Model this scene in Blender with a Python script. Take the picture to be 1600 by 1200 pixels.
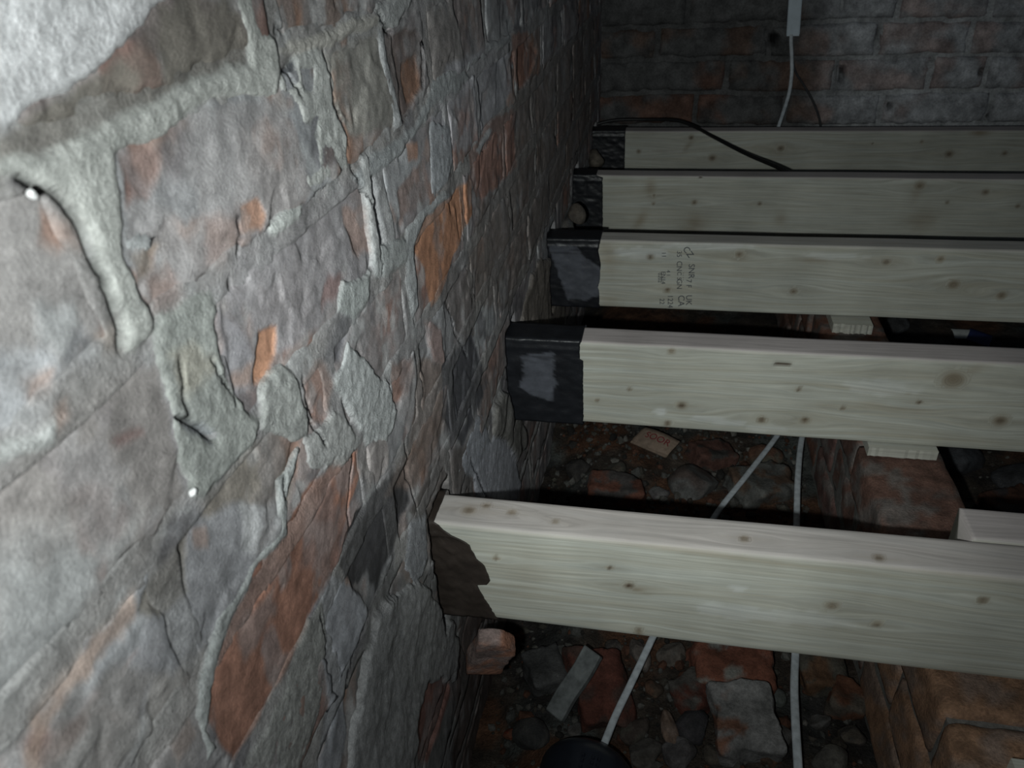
import bpy, bmesh, math, random
import numpy as np
from mathutils import Matrix, Vector

for o in list(bpy.data.objects):
    bpy.data.objects.remove(o)
scene = bpy.context.scene
COL = scene.collection

# ------------------------------------------------------------------ camera
FPX = 1200.0
CAM = np.array([0.0, 0.0, 0.52])
ROT = np.array([[0.98090703, -0.05949915, -0.18515196],      # world <- (right, up, forward)
                [0.18875767, 0.52047152, 0.83275443],
                [-0.04681814, 0.85180353, -0.52176509]])
cd = bpy.data.cameras.new('camera')
cam = bpy.data.objects.new('camera', cd)
COL.objects.link(cam)
cd.sensor_width = 36.0
cd.lens = FPX / 1600.0 * 36.0
cd.clip_start = 0.02
cd.clip_end = 50
cam.matrix_world = Matrix([[ROT[0, 0], ROT[0, 1], -ROT[0, 2], CAM[0]],
                           [ROT[1, 0], ROT[1, 1], -ROT[1, 2], CAM[1]],
                           [ROT[2, 0], ROT[2, 1], -ROT[2, 2], CAM[2]],
                           [0, 0, 0, 1]])
cd.dof.use_dof = True
cd.dof.focus_distance = 0.85
cd.dof.aperture_fstop = 13.0
scene.camera = cam

# ------------------------------------------------------------------ light
world = bpy.data.worlds.new('world')
scene.world = world
world.use_nodes = True
bg = world.node_tree.nodes['Background']
bg.inputs['Color'].default_value = (0.55, 0.68, 0.85, 1)
bg.inputs['Strength'].default_value = 0.030

# the phone's twin LED flash, a few centimetres below the lens: a hot core and a wide skirt
def flash(name, offset, energy, half_angle):
    ld = bpy.data.lights.new(name, 'SPOT')
    ld.energy = energy
    ld.color = (0.94, 1.0, 0.98)
    ld.shadow_soft_size = 0.006
    ld.spot_size = math.radians(half_angle * 2)
    ld.spot_blend = 1.0
    o = bpy.data.objects.new(name, ld)
    COL.objects.link(o)
    o.location = CAM + ROT @ np.array(offset)
    d = Vector(ROT @ np.array([(1080 - 800) / FPX, (600 - 395) / FPX, 1.0]))
    o.rotation_euler = d.to_track_quat('-Z', 'Y').to_euler()


flash('flash_core', (-0.050, -0.030, 0.0), 18.0, 34)
flash('flash_skirt', (-0.044, -0.030, 0.0), 7.9, 80)

scene.view_settings.view_transform = 'Standard'
scene.view_settings.look = 'None'
scene.view_settings.gamma = 1.0
scene.view_settings.use_curve_mapping = False
scene.view_settings.exposure = 0.0


# ------------------------------------------------------------------ helpers
def ray(px, py):
    return ROT @ np.array([(px - 800) / FPX, (600 - py) / FPX, 1.0])


def onX(px, py, X):
    r = ray(px, py)
    return CAM + r * (X - CAM[0]) / r[0]


def onY(px, py, Y):
    r = ray(px, py)
    return CAM + r * (Y - CAM[1]) / r[1]


def onZ(px, py, Z):
    r = ray(px, py)
    return CAM + r * (Z - CAM[2]) / r[2]


def depth_of(p):
    return float((ROT.T @ (np.asarray(p) - CAM))[2])


def sm(a, b, x):
    t = np.clip((x - a) / (b - a), 0, 1)
    return t * t * (3 - 2 * t)


def _hash(ix, iy, seed):
    n = (ix.astype(np.int64) * 374761393 + iy.astype(np.int64) * 668265263 + seed * 1274126177) & 0xffffffff
    n = ((n ^ (n >> 13)) * 1274126177) & 0xffffffff
    n = n ^ (n >> 16)
    return (n & 0xffff) / 65535.0


def noise2(x, y, seed=0):
    xi = np.floor(x); yi = np.floor(y)
    fx = x - xi; fy = y - yi
    fx = fx * fx * (3 - 2 * fx); fy = fy * fy * (3 - 2 * fy)
    a = _hash(xi, yi, seed); b = _hash(xi + 1, yi, seed)
    c = _hash(xi, yi + 1, seed); d = _hash(xi + 1, yi + 1, seed)
    return (a + (b - a) * fx + (c - a) * fy + (a - b - c + d) * fx * fy) * 2 - 1


def fbm(x, y, seed=0, octv=4, gain=0.5):
    s = np.zeros_like(x); amp = 1.0; tot = 0
    for i in range(octv):
        s += amp * noise2(x, y, seed + i * 17)
        tot += amp
        x = x * 2.03 + 13.7; y = y * 2.03 + 5.1; amp *= gain
    return s / tot


def poly_sd(P, x, y):
    """signed distance (positive inside) of points to polygon P (n,2)"""
    d2 = np.full(x.shape, 1e9)
    inside = np.zeros(x.shape, bool)
    n = len(P)
    for i in range(n):
        ax, ay = P[i]; bx, by = P[(i + 1) % n]
        ex, ey = bx - ax, by - ay
        L = ex * ex + ey * ey + 1e-18
        t = np.clip(((x - ax) * ex + (y - ay) * ey) / L, 0, 1)
        d2 = np.minimum(d2, (x - ax - t * ex) ** 2 + (y - ay - t * ey) ** 2)
        if ay != by:
            c = ((ay > y) != (by > y)) & (x < (bx - ax) * (y - ay) / (by - ay) + ax)
            inside ^= c
    d = np.sqrt(d2)
    return np.where(inside, d, -d)


def mesh_np(name, V, quads=None, tris=None, smooth=True, attrs=None):
    me = bpy.data.meshes.new(name)
    V = np.ascontiguousarray(V, dtype=np.float32)
    faces = []
    nq = 0 if quads is None else len(quads)
    nt = 0 if tris is None else len(tris)
    me.vertices.add(len(V))
    me.vertices.foreach_set('co', V.ravel())
    loops = []
    starts = []
    k = 0
    if nq:
        q = np.asarray(quads, dtype=np.int32)
        loops.append(q.ravel()); starts.append(np.arange(nq, dtype=np.int32) * 4); k = nq * 4
    if nt:
        t = np.asarray(tris, dtype=np.int32)
        loops.append(t.ravel()); starts.append(k + np.arange(nt, dtype=np.int32) * 3)
    loops = np.concatenate(loops); starts = np.concatenate(starts)
    me.loops.add(len(loops)); me.loops.foreach_set('vertex_index', loops)
    me.polygons.add(nq + nt)
    me.polygons.foreach_set('loop_start', starts)
    me.update(calc_edges=True)
    me.validate()
    me.polygons.foreach_set('use_smooth', np.full(len(me.polygons), smooth))
    for an, data in (attrs or {}).items():
        data = np.asarray(data, dtype=np.float32)
        if data.ndim == 2:
            at = me.attributes.new(an, 'FLOAT_COLOR', 'POINT')
            full = np.ones((len(V), 4), np.float32); full[:, :3] = data[:, :3]
            at.data.foreach_set('color', full.ravel())
        else:
            at = me.attributes.new(an, 'FLOAT', 'POINT')
            at.data.foreach_set('value', data.ravel())
    return me


def link(name, me, mat=None, parent=None, label=None, cat=None, group=None, kind=None):
    o = bpy.data.objects.new(name, me)
    COL.objects.link(o)
    if mat is not None and me is not None:
        me.materials.clear(); me.materials.append(mat)
    if parent is not None:
        o.parent = parent
    if label: o['label'] = label
    if cat: o['category'] = cat
    if group: o['group'] = group
    if kind: o['kind'] = kind
    return o


def grid_quads(ny, nx):
    i = np.arange(ny * nx).reshape(ny, nx)
    return np.stack([i[:-1, :-1], i[:-1, 1:], i[1:, 1:], i[1:, :-1]], -1).reshape(-1, 4)


# ------------------------------------------------------------------ materials
def new_mat(name):
    m = bpy.data.materials.new(name)
    m.use_nodes = True
    nt = m.node_tree
    b = nt.nodes['Principled BSDF']
    return m, nt, b


def N(nt, t, **kw):
    n = nt.nodes.new(t)
    for k, v in kw.items():
        if k in n.inputs: n.inputs[k].default_value = v
        else: setattr(n, k, v)
    return n


def masonry_mat(name, fine=420.0, coarse=90.0, bump=0.5, dist=0.0018, rough=0.9, speck=0.5, var=0.35):
    """vertex albedo 'Col' with fine grain, pits and relief"""
    m, nt, b = new_mat(name)
    L = nt.links.new
    at = N(nt, 'ShaderNodeAttribute', attribute_name='Col')
    tc = N(nt, 'ShaderNodeTexCoord')
    n1 = N(nt, 'ShaderNodeTexNoise', Scale=coarse, Detail=6.0, Roughness=0.65)
    n2 = N(nt, 'ShaderNodeTexNoise', Scale=fine, Detail=4.0, Roughness=0.7)
    n3 = N(nt, 'ShaderNodeTexVoronoi', Scale=fine * 0.42)
    for n in (n1, n2, n3): L(tc.outputs['Object'], n.inputs['Vector'])
    r1 = N(nt, 'ShaderNodeMapRange'); r1.inputs['From Min'].default_value = 0.3; r1.inputs['From Max'].default_value = 0.7
    r1.inputs['To Min'].default_value = 1 - var; r1.inputs['To Max'].default_value = 1 + var
    L(n1.outputs['Fac'], r1.inputs['Value'])
    r2 = N(nt, 'ShaderNodeMapRange'); r2.inputs['From Min'].default_value = 0.25; r2.inputs['From Max'].default_value = 0.75
    r2.inputs['To Min'].default_value = 1 - var * 0.8; r2.inputs['To Max'].default_value = 1 + var * 0.8
    L(n2.outputs['Fac'], r2.inputs['Value'])
    mu = N(nt, 'ShaderNodeMath', operation='MULTIPLY')
    L(r1.outputs[0], mu.inputs[0]); L(r2.outputs[0], mu.inputs[1])
    vm = N(nt, 'ShaderNodeVectorMath', operation='SCALE')
    L(at.outputs['Color'], vm.inputs[0]); L(mu.outputs[0], vm.inputs['Scale'])
    # pale crystals and dust specks
    sp = N(nt, 'ShaderNodeMapRange'); sp.inputs['From Min'].default_value = 0.10; sp.inputs['From Max'].default_value = 0.04
    L(n3.outputs['Distance'], sp.inputs['Value'])
    gate = N(nt, 'ShaderNodeMapRange'); gate.inputs['From Min'].default_value = 0.56; gate.inputs['From Max'].default_value = 0.66
    L(n1.outputs['Fac'], gate.inputs['Value'])
    sg = N(nt, 'ShaderNodeMath', operation='MULTIPLY'); L(sp.outputs[0], sg.inputs[0]); L(gate.outputs[0], sg.inputs[1])
    sg2 = N(nt, 'ShaderNodeMath', operation='MULTIPLY'); L(sg.outputs[0], sg2.inputs[0]); sg2.inputs[1].default_value = speck
    mx = N(nt, 'ShaderNodeMix', data_type='RGBA')
    L(sg2.outputs[0], mx.inputs[0]); L(vm.outputs[0], mx.inputs[6]); mx.inputs[7].default_value = (0.55, 0.54, 0.52, 1)
    L(mx.outputs[2], b.inputs['Base Color'])
    b.inputs['Roughness'].default_value = rough
    b.inputs['Specular IOR Level'].default_value = 0.25
    ad = N(nt, 'ShaderNodeMath', operation='MULTIPLY_ADD')
    L(n2.outputs['Fac'], ad.inputs[0]); ad.inputs[1].default_value = 0.9; L(n1.outputs['Fac'], ad.inputs[2])
    bp = N(nt, 'ShaderNodeBump', Strength=bump, Distance=dist)
    L(ad.outputs[0], bp.inputs['Height']); L(bp.outputs[0], b.inputs['Normal'])
    return m


M_BRICK = masonry_mat('worn brick', fine=620, coarse=85, bump=0.6, dist=0.0016, var=0.30)
M_MORTAR = masonry_mat('lime mortar', fine=560, coarse=130, bump=0.75, dist=0.0020, var=0.30)
M_FAR = masonry_mat('far brick', fine=200, coarse=26, bump=0.7, dist=0.005, var=0.45)
M_SOIL = masonry_mat('soil', fine=260, coarse=40, bump=0.9, dist=0.007, var=0.6, speck=0.7)
M_ROCK = masonry_mat('rubble', fine=300, coarse=45, bump=0.7, dist=0.003, var=0.45, speck=0.4)


def wood_mat():
    m, nt, b = new_mat('spruce')
    L = nt.links.new
    gx = N(nt, 'ShaderNodeAttribute', attribute_name='gx')
    gv = N(nt, 'ShaderNodeAttribute', attribute_name='gv')
    kn = N(nt, 'ShaderNodeAttribute', attribute_name='knot')
    st = N(nt, 'ShaderNodeAttribute', attribute_name='stain')
    tp = N(nt, 'ShaderNodeAttribute', attribute_name='top')
    pl = N(nt, 'ShaderNodeAttribute', attribute_name='pale')
    cb = N(nt, 'ShaderNodeCombineXYZ')
    sx = N(nt, 'ShaderNodeMath', operation='MULTIPLY'); L(gx.outputs['Fac'], sx.inputs[0]); sx.inputs[1].default_value = 0.8
    sv = N(nt, 'ShaderNodeMath', operation='MULTIPLY'); L(gv.outputs['Fac'], sv.inputs[0]); sv.inputs[1].default_value = 34.0
    L(sx.outputs[0], cb.inputs[0]); L(sv.outputs[0], cb.inputs[1])
    n1 = N(nt, 'ShaderNodeTexNoise', Scale=3.2, Detail=5.0, Roughness=0.62); L(cb.outputs[0], n1.inputs['Vector'])
    cb2 = N(nt, 'ShaderNodeCombineXYZ')
    sx2 = N(nt, 'ShaderNodeMath', operation='MULTIPLY'); L(gx.outputs['Fac'], sx2.inputs[0]); sx2.inputs[1].default_value = 9.0
    sv2 = N(nt, 'ShaderNodeMath', operation='MULTIPLY'); L(gv.outputs['Fac'], sv2.inputs[0]); sv2.inputs[1].default_value = 330.0
    L(sx2.outputs[0], cb2.inputs[0]); L(sv2.outputs[0], cb2.inputs[1])
    n2 = N(nt, 'ShaderNodeTexNoise', Scale=1.0, Detail=4.0, Roughness=0.6); L(cb2.outputs[0], n2.inputs['Vector'])
    tc = N(nt, 'ShaderNodeTexCoord')
    n3 = N(nt, 'ShaderNodeTexNoise', Scale=9.0, Detail=4.0); L(tc.outputs['Object'], n3.inputs['Vector'])
    r = N(nt, 'ShaderNodeValToRGB')
    r.color_ramp.elements[0].position = 0.30; r.color_ramp.elements[0].color = (0.41, 0.395, 0.325, 1)
    r.color_ramp.elements[1].position = 0.66; r.color_ramp.elements[1].color = (0.495, 0.51, 0.46, 1)
    L(n1.outputs['Fac'], r.inputs['Fac'])
    r2 = N(nt, 'ShaderNodeMapRange'); r2.inputs['From Min'].default_value = 0.3; r2.inputs['From Max'].default_value = 0.7
    r2.inputs['To Min'].default_value = 0.76; r2.inputs['To Max'].default_value = 1.12
    L(n2.outputs['Fac'], r2.inputs['Value'])
    r3 = N(nt, 'ShaderNodeMapRange'); r3.inputs['From Min'].default_value = 0.3; r3.inputs['From Max'].default_value = 0.7
    r3.inputs['To Min'].default_value = 0.86; r3.inputs['To Max'].default_value = 1.1
    L(n3.outputs['Fac'], r3.inputs['Value'])
    # weathered upper edge
    mt = N(nt, 'ShaderNodeMix', data_type='RGBA'); L(tp.outputs['Fac'], mt.inputs[0]); L(r.outputs[0], mt.inputs[6]); mt.inputs[7].default_value = (0.50, 0.455, 0.44, 1)
    mp = N(nt, 'ShaderNodeMix', data_type='RGBA'); L(pl.outputs['Fac'], mp.inputs[0]); L(mt.outputs[2], mp.inputs[6]); mp.inputs[7].default_value = (0.66, 0.68, 0.66, 1)
    ms = N(nt, 'ShaderNodeMix', data_type='RGBA'); L(st.outputs['Fac'], ms.inputs[0]); L(mp.outputs[2], ms.inputs[6]); ms.inputs[7].default_value = (0.25, 0.195, 0.125, 1)
    mk = N(nt, 'ShaderNodeMix', data_type='RGBA'); L(kn.outputs['Fac'], mk.inputs[0]); L(ms.outputs[2], mk.inputs[6]); mk.inputs[7].default_value = (0.055, 0.033, 0.02, 1)
    pr = N(nt, 'ShaderNodeMath', operation='MULTIPLY'); L(r2.outputs[0], pr.inputs[0]); L(r3.outputs[0], pr.inputs[1])
    vm = N(nt, 'ShaderNodeVectorMath', operation='SCALE'); L(mk.outputs[2], vm.inputs[0]); L(pr.outputs[0], vm.inputs['Scale'])
    L(vm.outputs[0], b.inputs['Base Color'])
    b.inputs['Roughness'].default_value = 0.62
    b.inputs['Specular IOR Level'].default_value = 0.3
    bp = N(nt, 'ShaderNodeBump', Strength=0.25, Distance=0.0008); L(n2.outputs['Fac'], bp.inputs['Height']); L(bp.outputs[0], b.inputs['Normal'])
    return m


M_WOOD = wood_mat()


def plain_mat(name, col, rough=0.5, spec=0.4, nscale=60.0, var=0.15, bump=0.15, bdist=0.001, attr=False):
    m, nt, b = new_mat(name)
    L = nt.links.new
    tc = N(nt, 'ShaderNodeTexCoord')
    n = N(nt, 'ShaderNodeTexNoise', Scale=nscale, Detail=4.0, Roughness=0.6)
    L(tc.outputs['Object'], n.inputs['Vector'])
    r = N(nt, 'ShaderNodeMapRange'); r.inputs['From Min'].default_value = 0.3; r.inputs['From Max'].default_value = 0.7
    r.inputs['To Min'].default_value = 1 - var; r.inputs['To Max'].default_value = 1 + var
    L(n.outputs['Fac'], r.inputs['Value'])
    vm = N(nt, 'ShaderNodeVectorMath', operation='SCALE'); L(r.outputs[0], vm.inputs['Scale'])
    if attr:
        at = N(nt, 'ShaderNodeAttribute', attribute_name='Col'); L(at.outputs['Color'], vm.inputs[0])
    else:
        vm.inputs[0].default_value = col
    L(vm.outputs[0], b.inputs['Base Color'])
    b.inputs['Roughness'].default_value = rough
    b.inputs['Specular IOR Level'].default_value = spec
    bp = N(nt, 'ShaderNodeBump', Strength=bump, Distance=bdist); L(n.outputs['Fac'], bp.inputs['Height']); L(bp.outputs[0], b.inputs['Normal'])
    return m


M_DPC = plain_mat('black damp proof plastic', (0.012, 0.013, 0.016), 0.42, 0.4, 45, 0.25, 0.35, 0.003, attr=True)
M_CABLE = plain_mat('grey white cable sheath', (0.48, 0.52, 0.55), 0.5, 0.4, 90, 0.25)
M_BLACKCABLE = plain_mat('black cable sheath', (0.012, 0.012, 0.013), 0.45, 0.4, 90, 0.2)
M_DARKCABLE = plain_mat('dark grey cable sheath', (0.035, 0.035, 0.037), 0.6, 0.3, 90, 0.2)
M_PVC = plain_mat('white pvc', (0.52, 0.60, 0.66), 0.4, 0.4, 30, 0.1)
M_INK = plain_mat('black ink', (0.085, 0.09, 0.10), 0.8, 0.1, 900, 0.6)
M_REDINK = plain_mat('red print', (0.16, 0.018, 0.025), 0.7, 0.2, 300, 0.3)
M_CARD = plain_mat('tan cardboard', (0.20, 0.15, 0.115), 0.85, 0.2, 120, 0.25)
M_PAPER = plain_mat('white paper', (0.50, 0.52, 0.50), 0.8, 0.2, 100, 0.15)
M_BLUE = plain_mat('blue plastic film', (0.02, 0.03, 0.10), 0.4, 0.4, 100, 0.2)
M_PIPE = plain_mat('black ribbed plastic', (0.012, 0.015, 0.022), 0.35, 0.5, 80, 0.2)
M_GREYWOOD = plain_mat('old grey timber', (0.13, 0.14, 0.14), 0.85, 0.2, 70, 0.4, 0.4, 0.002)
M_CHIP = plain_mat('white plaster chip', (0.75, 0.75, 0.75), 0.9, 0.2, 200, 0.15)

# ------------------------------------------------------------------ left wall
WX = -0.213                      # plane of the wall face
COURSE0, CH = 0.46, 0.084        # a bed joint height and the course height

# palette (albedo)
LILAC = (.275, .25, .255); LILACD = (.20, .18, .185); MORT = (.45, .46, .43); MORTG = (.29, .305, .285)
PALE = (.70, .70, .72); OLIVE = (.225, .20, .165); ORANGE = (.36, .19, .12); RED = (.28, .145, .11)
DARK = (.06, .06, .065); BROWN = (.16, .12, .10); GREY = (.34, .345, .36); BLUEG = (.30, .31, .345); BLACK = (.025, .026, .03)

# (layer, outline, albedo, opacity, edge softness mm, edge wander mm, relief mm); layer b = on bricks, m = mortar
FEAT = [
    ('b', [(0, 200), (120, 145), (270, 0), (360, -20), (385, 100), (330, 150), (200, 190), (70, 250), (-60, 290), (-60, 215)], OLIVE, .9, 3, 4, 0),
    ('m', [(-60, 215), (0, 190), (60, 165), (120, 138), (150, 110), (185, 62), (230, 30), (262, 0), (270, -60), (-60, -60)], PALE, 1, 4, 3, 5),
    ('m', [(60, 245), (130, 205), (200, 178), (250, 152), (300, 125), (350, 105), (385, 100), (372, 50), (360, 0), (358, -30), (382, -30), (395, 35), (425, 60), (432, 110), (425, 148),
           (370, 150), (330, 152), (295, 175), (255, 212), (230, 228), (200, 232), (172, 246), (175, 290), (182, 340), (186, 400), (205, 450), (230, 495), (233, 525), (192, 552), (187, 500),
           (160, 450), (138, 390), (110, 330), (85, 303), (55, 292), (20, 277), (-40, 262), (-40, 240)], MORT, 1, 1.2, 2.0, 4),
    ('m', [(70, 300), (95, 312), (125, 360), (115, 365), (90, 325)], (.33, .32, .3), .6, 3, 3, 0),
    ('b', [(-40, 292), (80, 308), (130, 390), (155, 455), (185, 548), (150, 580), (80, 640), (-40, 700)], (.34, .315, .31), 1, 3, 4, 0),
    ('b', [(60, 480), (110, 468), (130, 520), (148, 565), (100, 562), (80, 530)], (.44, .45, .46), .8, 4, 5, .5),
    ('b', [(-40, 560), (70, 520), (92, 570), (60, 640), (-40, 690)], (.44, .45, .48), .85, 4, 5, .5),
    ('b', [(62, 340), (108, 362), (126, 392), (92, 398), (58, 386)], (.44, .23, .155), .75, 3, 4, -.6),
    ('b', [(35, 582), (76, 580), (70, 610), (45, 615)], (.45, .25, .17), .7, 3, 3, -.4),
    ('b', [(92, 562), (128, 500), (152, 540), (125, 588)], (.24, .24, .26), .7, 3, 4, -.5),
    ('b', [(150, 520), (183, 505), (186, 545), (160, 545)], (.42, .30, .22), .6, 3, 3, 0),
    ('m', [(-30, 690), (40, 672), (78, 650), (78, 690), (25, 702), (-30, 735)], (.46, .47, .46), 1, 1.5, 2, 2.5),
    ('b', [(-30, 735), (80, 655), (200, 568), (238, 575), (265, 680), (282, 780), (240, 850), (150, 960), (60, 1120), (-30, 1190)], (.295, .265, .255), 1, 3, 3, 0),
    ('b', [(-40, 850), (60, 830), (200, 820), (120, 960), (50, 1100), (-40, 1180)], (.315, .325, .33), .8, 12, 8, 0),
    ('b', [(80, 638), (100, 626), (102, 660), (82, 670)], (.42, .24, .17), .8, 2, 2, 0),
    ('b', [(168, 692), (212, 668), (216, 680), (178, 704)], (.30, .15, .13), .7, 2.5, 2, -.5),
    # the brick right of the wide vertical joint
    ('b', [(178, 245), (230, 232), (255, 212), (300, 175), (365, 155), (420, 150), (450, 200), (480, 300), (420, 350), (370, 380), (330, 420), (290, 450), (235, 490), (205, 455), (185, 400)], (.335, .315, .32), .9, 3, 3, 0),
    ('b', [(176, 248), (205, 222), (230, 228), (248, 240), (240, 282), (215, 308), (186, 312)], (.32, .145, .105), .92, 2.2, 3, -1),
    ('b', [(240, 200), (275, 180), (290, 230), (280, 290), (250, 290)], (.22, .19, .20), .6, 4, 4, -.5),
    ('b', [(363, 322), (392, 308), (408, 338), (398, 360), (366, 364)], (.46, .225, .13), .9, 1.6, 2.2, -1),
    ('b', [(310, 350), (360, 320), (364, 380), (345, 410), (318, 410)], (.36, .25, .225), .7, 4, 4, 0),
    ('b', [(194, 392), (252, 385), (240, 425), (202, 430)], (.36, .245, .15), .8, 2, 3, -.5),
    ('b', [(222, 442), (268, 420), (280, 462), (236, 492)], (.34, .20, .165), .7, 3, 3, -.5),
    ('m', [(184, 352), (215, 360), (242, 374), (228, 396), (188, 384)], (.43, .45, .46), .9, 2, 3, 1),
    ('m', [(430, 110), (470, 85), (500, 75), (510, 110), (520, 160), (535, 210), (540, 262), (510, 278), (480, 300), (462, 286), (480, 240), (470, 200), (450, 160), (430, 138)], (.42, .43, .41), 1, 1.2, 2.5, 3),
    ('m', [(434, 104), (456, 98), (460, 126), (440, 138)], (.10, .105, .12), .95, 1.2, 2, -3),
    ('m', [(464, 114), (484, 110), (482, 138), (468, 134)], (.16, .165, .18), .85, 1.5, 2, -2),
    ('m', [(470, 200), (492, 188), (490, 262), (474, 272)], (.13, .14, .15), .7, 2, 3, -1.5),
    ('m', [(408, 352), (440, 325), (466, 314), (460, 337), (436, 362), (415, 366)], (.47, .49, .47), 1, 1, 2, 3),
    ('m', [(425, 76), (500, 49), (560, 27), (592, 20), (592, 40), (540, 56), (500, 74), (455, 88)], (.42, .40, .36), 1, 1, 2, 3),
    ('m', [(586, 8), (615, -10), (650, -20), (642, 15), (620, 40), (600, 46), (588, 35)], (.40, .41, .41), 1, 1.2, 3, 3),
    ('b', [(504, 82), (590, 45), (600, 110), (622, 190), (560, 216), (540, 216), (520, 150)], (.30, .285, .255), .95, 2, 3, 0),
    ('b', [(528, 58), (542, 56), (543, 70), (532, 72)], (.48, .24, .14), .9, 1.5, 1, 0),
    ('m', [(590, 44), (600, 58), (612, 120), (630, 196), (616, 202), (600, 122)], (.40, .41, .42), 1, 1, 1.5, 2.5),
    ('b', [(602, 55), (640, 45), (665, 60), (665, 145), (650, 150), (630, 200), (612, 120)], (.20, .145, .13), .95, 2, 3, -1.5),
    ('b', [(628, 100), (656, 88), (663, 140), (640, 162), (632, 130)], (.36, .17, .09), .85, 2, 3, -1.5),
    ('b', [(668, 10), (710, -10), (722, 60), (730, 115), (700, 110), (670, 140)], (.27, .245, .235), .9, 2, 3, 1),
    ('m', [(545, 275), (565, 252), (640, 205), (668, 165), (680, 120), (722, 108), (738, 118), (722, 140), (684, 160), (645, 215), (622, 250), (578, 272), (562, 292)], (.33, .35, .36), .95, 1.6, 3, 1),
    ('b', [(565, 265), (610, 230), (640, 210), (650, 260), (640, 320), (600, 400), (585, 400), (575, 330)], (.37, .38, .40), .9, 3, 3, 0),
    ('b', [(636, 225), (652, 222), (652, 250), (638, 256)], (.45, .22, .13), .8, 2, 2, 0),
    ('b', [(618, 302), (662, 250), (674, 300), (642, 332), (622, 352)], (.29, .18, .15), .8, 3, 4, -.5),
    ('m', [(558, 245), (570, 243), (580, 330), (592, 420), (580, 432), (570, 340)], (.44, .45, .45), .95, .8, 1.5, 2),
    ('m', [(578, 392), (626, 368), (642, 396), (612, 420), (580, 436)], (.35, .37, .37), .95, 1.2, 3, 2),
    ('m', [(670, 190), (702, 200), (706, 260), (690, 292), (672, 312)], (.34, .36, .39), .9, 2, 4, 1.5),
    ('b', [(300, 450), (370, 380), (470, 320), (540, 280), (560, 270), (580, 420), (560, 440), (520, 470), (480, 520), (430, 560), (400, 560), (370, 470)], (.305, .285, .30), .9, 4, 4, 0),
    ('b', [(538, 330), (575, 318), (582, 402), (550, 392)], (.40, .23, .17), .65, 3, 5, -.5),
    ('b', [(510, 428), (536, 420), (520, 472), (495, 482)], (.28, .14, .125), .7, 3, 4, -.6),
    ('m', [(525, 440), (575, 425), (570, 470), (545, 500), (520, 490)], (.36, .39, .38), .85, 2, 4, 1.5),
    ('m', [(240, 490), (270, 475), (300, 455), (320, 448), (332, 480), (332, 540), (345, 590), (375, 640), (402, 660), (382, 700), (342, 740), (312, 782), (290, 776), (270, 720), (265, 660), (235, 570), (228, 520)], MORTG, 1, 1.2, 2.5, 3),
    ('m', [(245, 560), (290, 535), (322, 560), (312, 610), (280, 622)], (.35, .325, .26), .75, 4, 5, 1),
    ('m', [(270, 655), (330, 670), (322, 690), (280, 670)], (.26, .28, .32), .7, 2, 2, -1.5),
    ('b', [(330, 470), (400, 560), (400, 602), (360, 620), (345, 580)], (.29, .28, .305), .8, 3, 3, 0),
    ('b', [(398, 518), (430, 514), (432, 560), (415, 592), (394, 602)], (.55, .24, .11), .95, 1.5, 2.5, -2),
    ('b', [(355, 590), (395, 560), (392, 600), (360, 606)], (.38, .22, .15), .6, 3, 4, 0),
    ('m', [(398, 608), (420, 580), (440, 568), (460, 600), (472, 640), (476, 682), (450, 692), (400, 672)], (.32, .33, .315), 1, 1.2, 2.5, 3),
    ('b', [(308, 788), (385, 690), (430, 670), (462, 720), (440, 800), (400, 782), (330, 822)], (.245, .21, .175), .95, 3, 3, -.5),
    ('b', [(432, 680), (468, 688), (462, 742), (438, 748)], (.36, .185, .12), .75, 3, 4, -.5),
    ('b', [(300, 812), (340, 800), (400, 788), (442, 800), (430, 850), (390, 920), (345, 990), (280, 1060), (200, 1130), (150, 1100), (230, 960), (290, 870)], (.325, .325, .35), .95, 3, 4, .5),
    ('b', [(368, 790), (432, 788), (432, 832), (400, 872), (378, 862)], (.50, .50, .51), .75, 3, 4, .5),
    ('b', [(300, 835), (325, 820), (330, 850), (305, 860)], (.44, .30, .25), .75, 2, 3, 0),
    ('b', [(232, 902), (292, 828), (294, 930), (262, 962), (208, 966)], (.235, .21, .18), .9, 2, 3, -1),
    ('b', [(150, 990), (200, 925), (204, 960), (172, 1002), (120, 1070), (62, 1150), (52, 1220), (30, 1180), (55, 1100), (100, 1050)], (.47, .315, .24), .75, 3, 5, 0),
    ('b', [(60, 1160), (110, 1090), (180, 1040), (230, 1060), (180, 1220), (60, 1230)], (.25, .225, .21), .7, 5, 6, 0),
    ('b', [(230, 1060), (330, 1000), (322, 1100), (300, 1200), (200, 1220)], (.33, .30, .28), .8, 5, 6, 0),
    ('b', [(262, 1170), (290, 1120), (300, 1150), (275, 1190)], (.40, .24, .17), .7, 2, 3, 0),
    ('b', [(320, 1122), (330, 1060), (345, 1000), (375, 940), (400, 880), (440, 820), (470, 770), (520, 720), (557, 700), (562, 740), (545, 800), (525, 880), (490, 950), (470, 1000), (440, 1060), (400, 1130), (370, 1185), (340, 1164)], (.40, .165, .095), .97, 1.5, 2.5, 0),
    ('b', [(370, 980), (390, 950), (420, 920), (430, 960), (400, 1010), (380, 1030)], (.31, .25, .24), .6, 4, 5, 0),
    ('b', [(470, 800), (520, 760), (530, 810), (500, 880), (470, 880)], (.30, .22, .21), .55, 4, 5, 0),
    ('m', [(470, 690), (444, 760), (442, 832), (402, 882), (372, 942), (347, 1002), (332, 1062), (318, 1140), (335, 1175), (320, 1200), (300, 1120), (310, 1060), (338, 970), (388, 890), (428, 822), (428, 750)], (.36, .38, .375), 1, 1.2, 2.5, 2),
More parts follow.
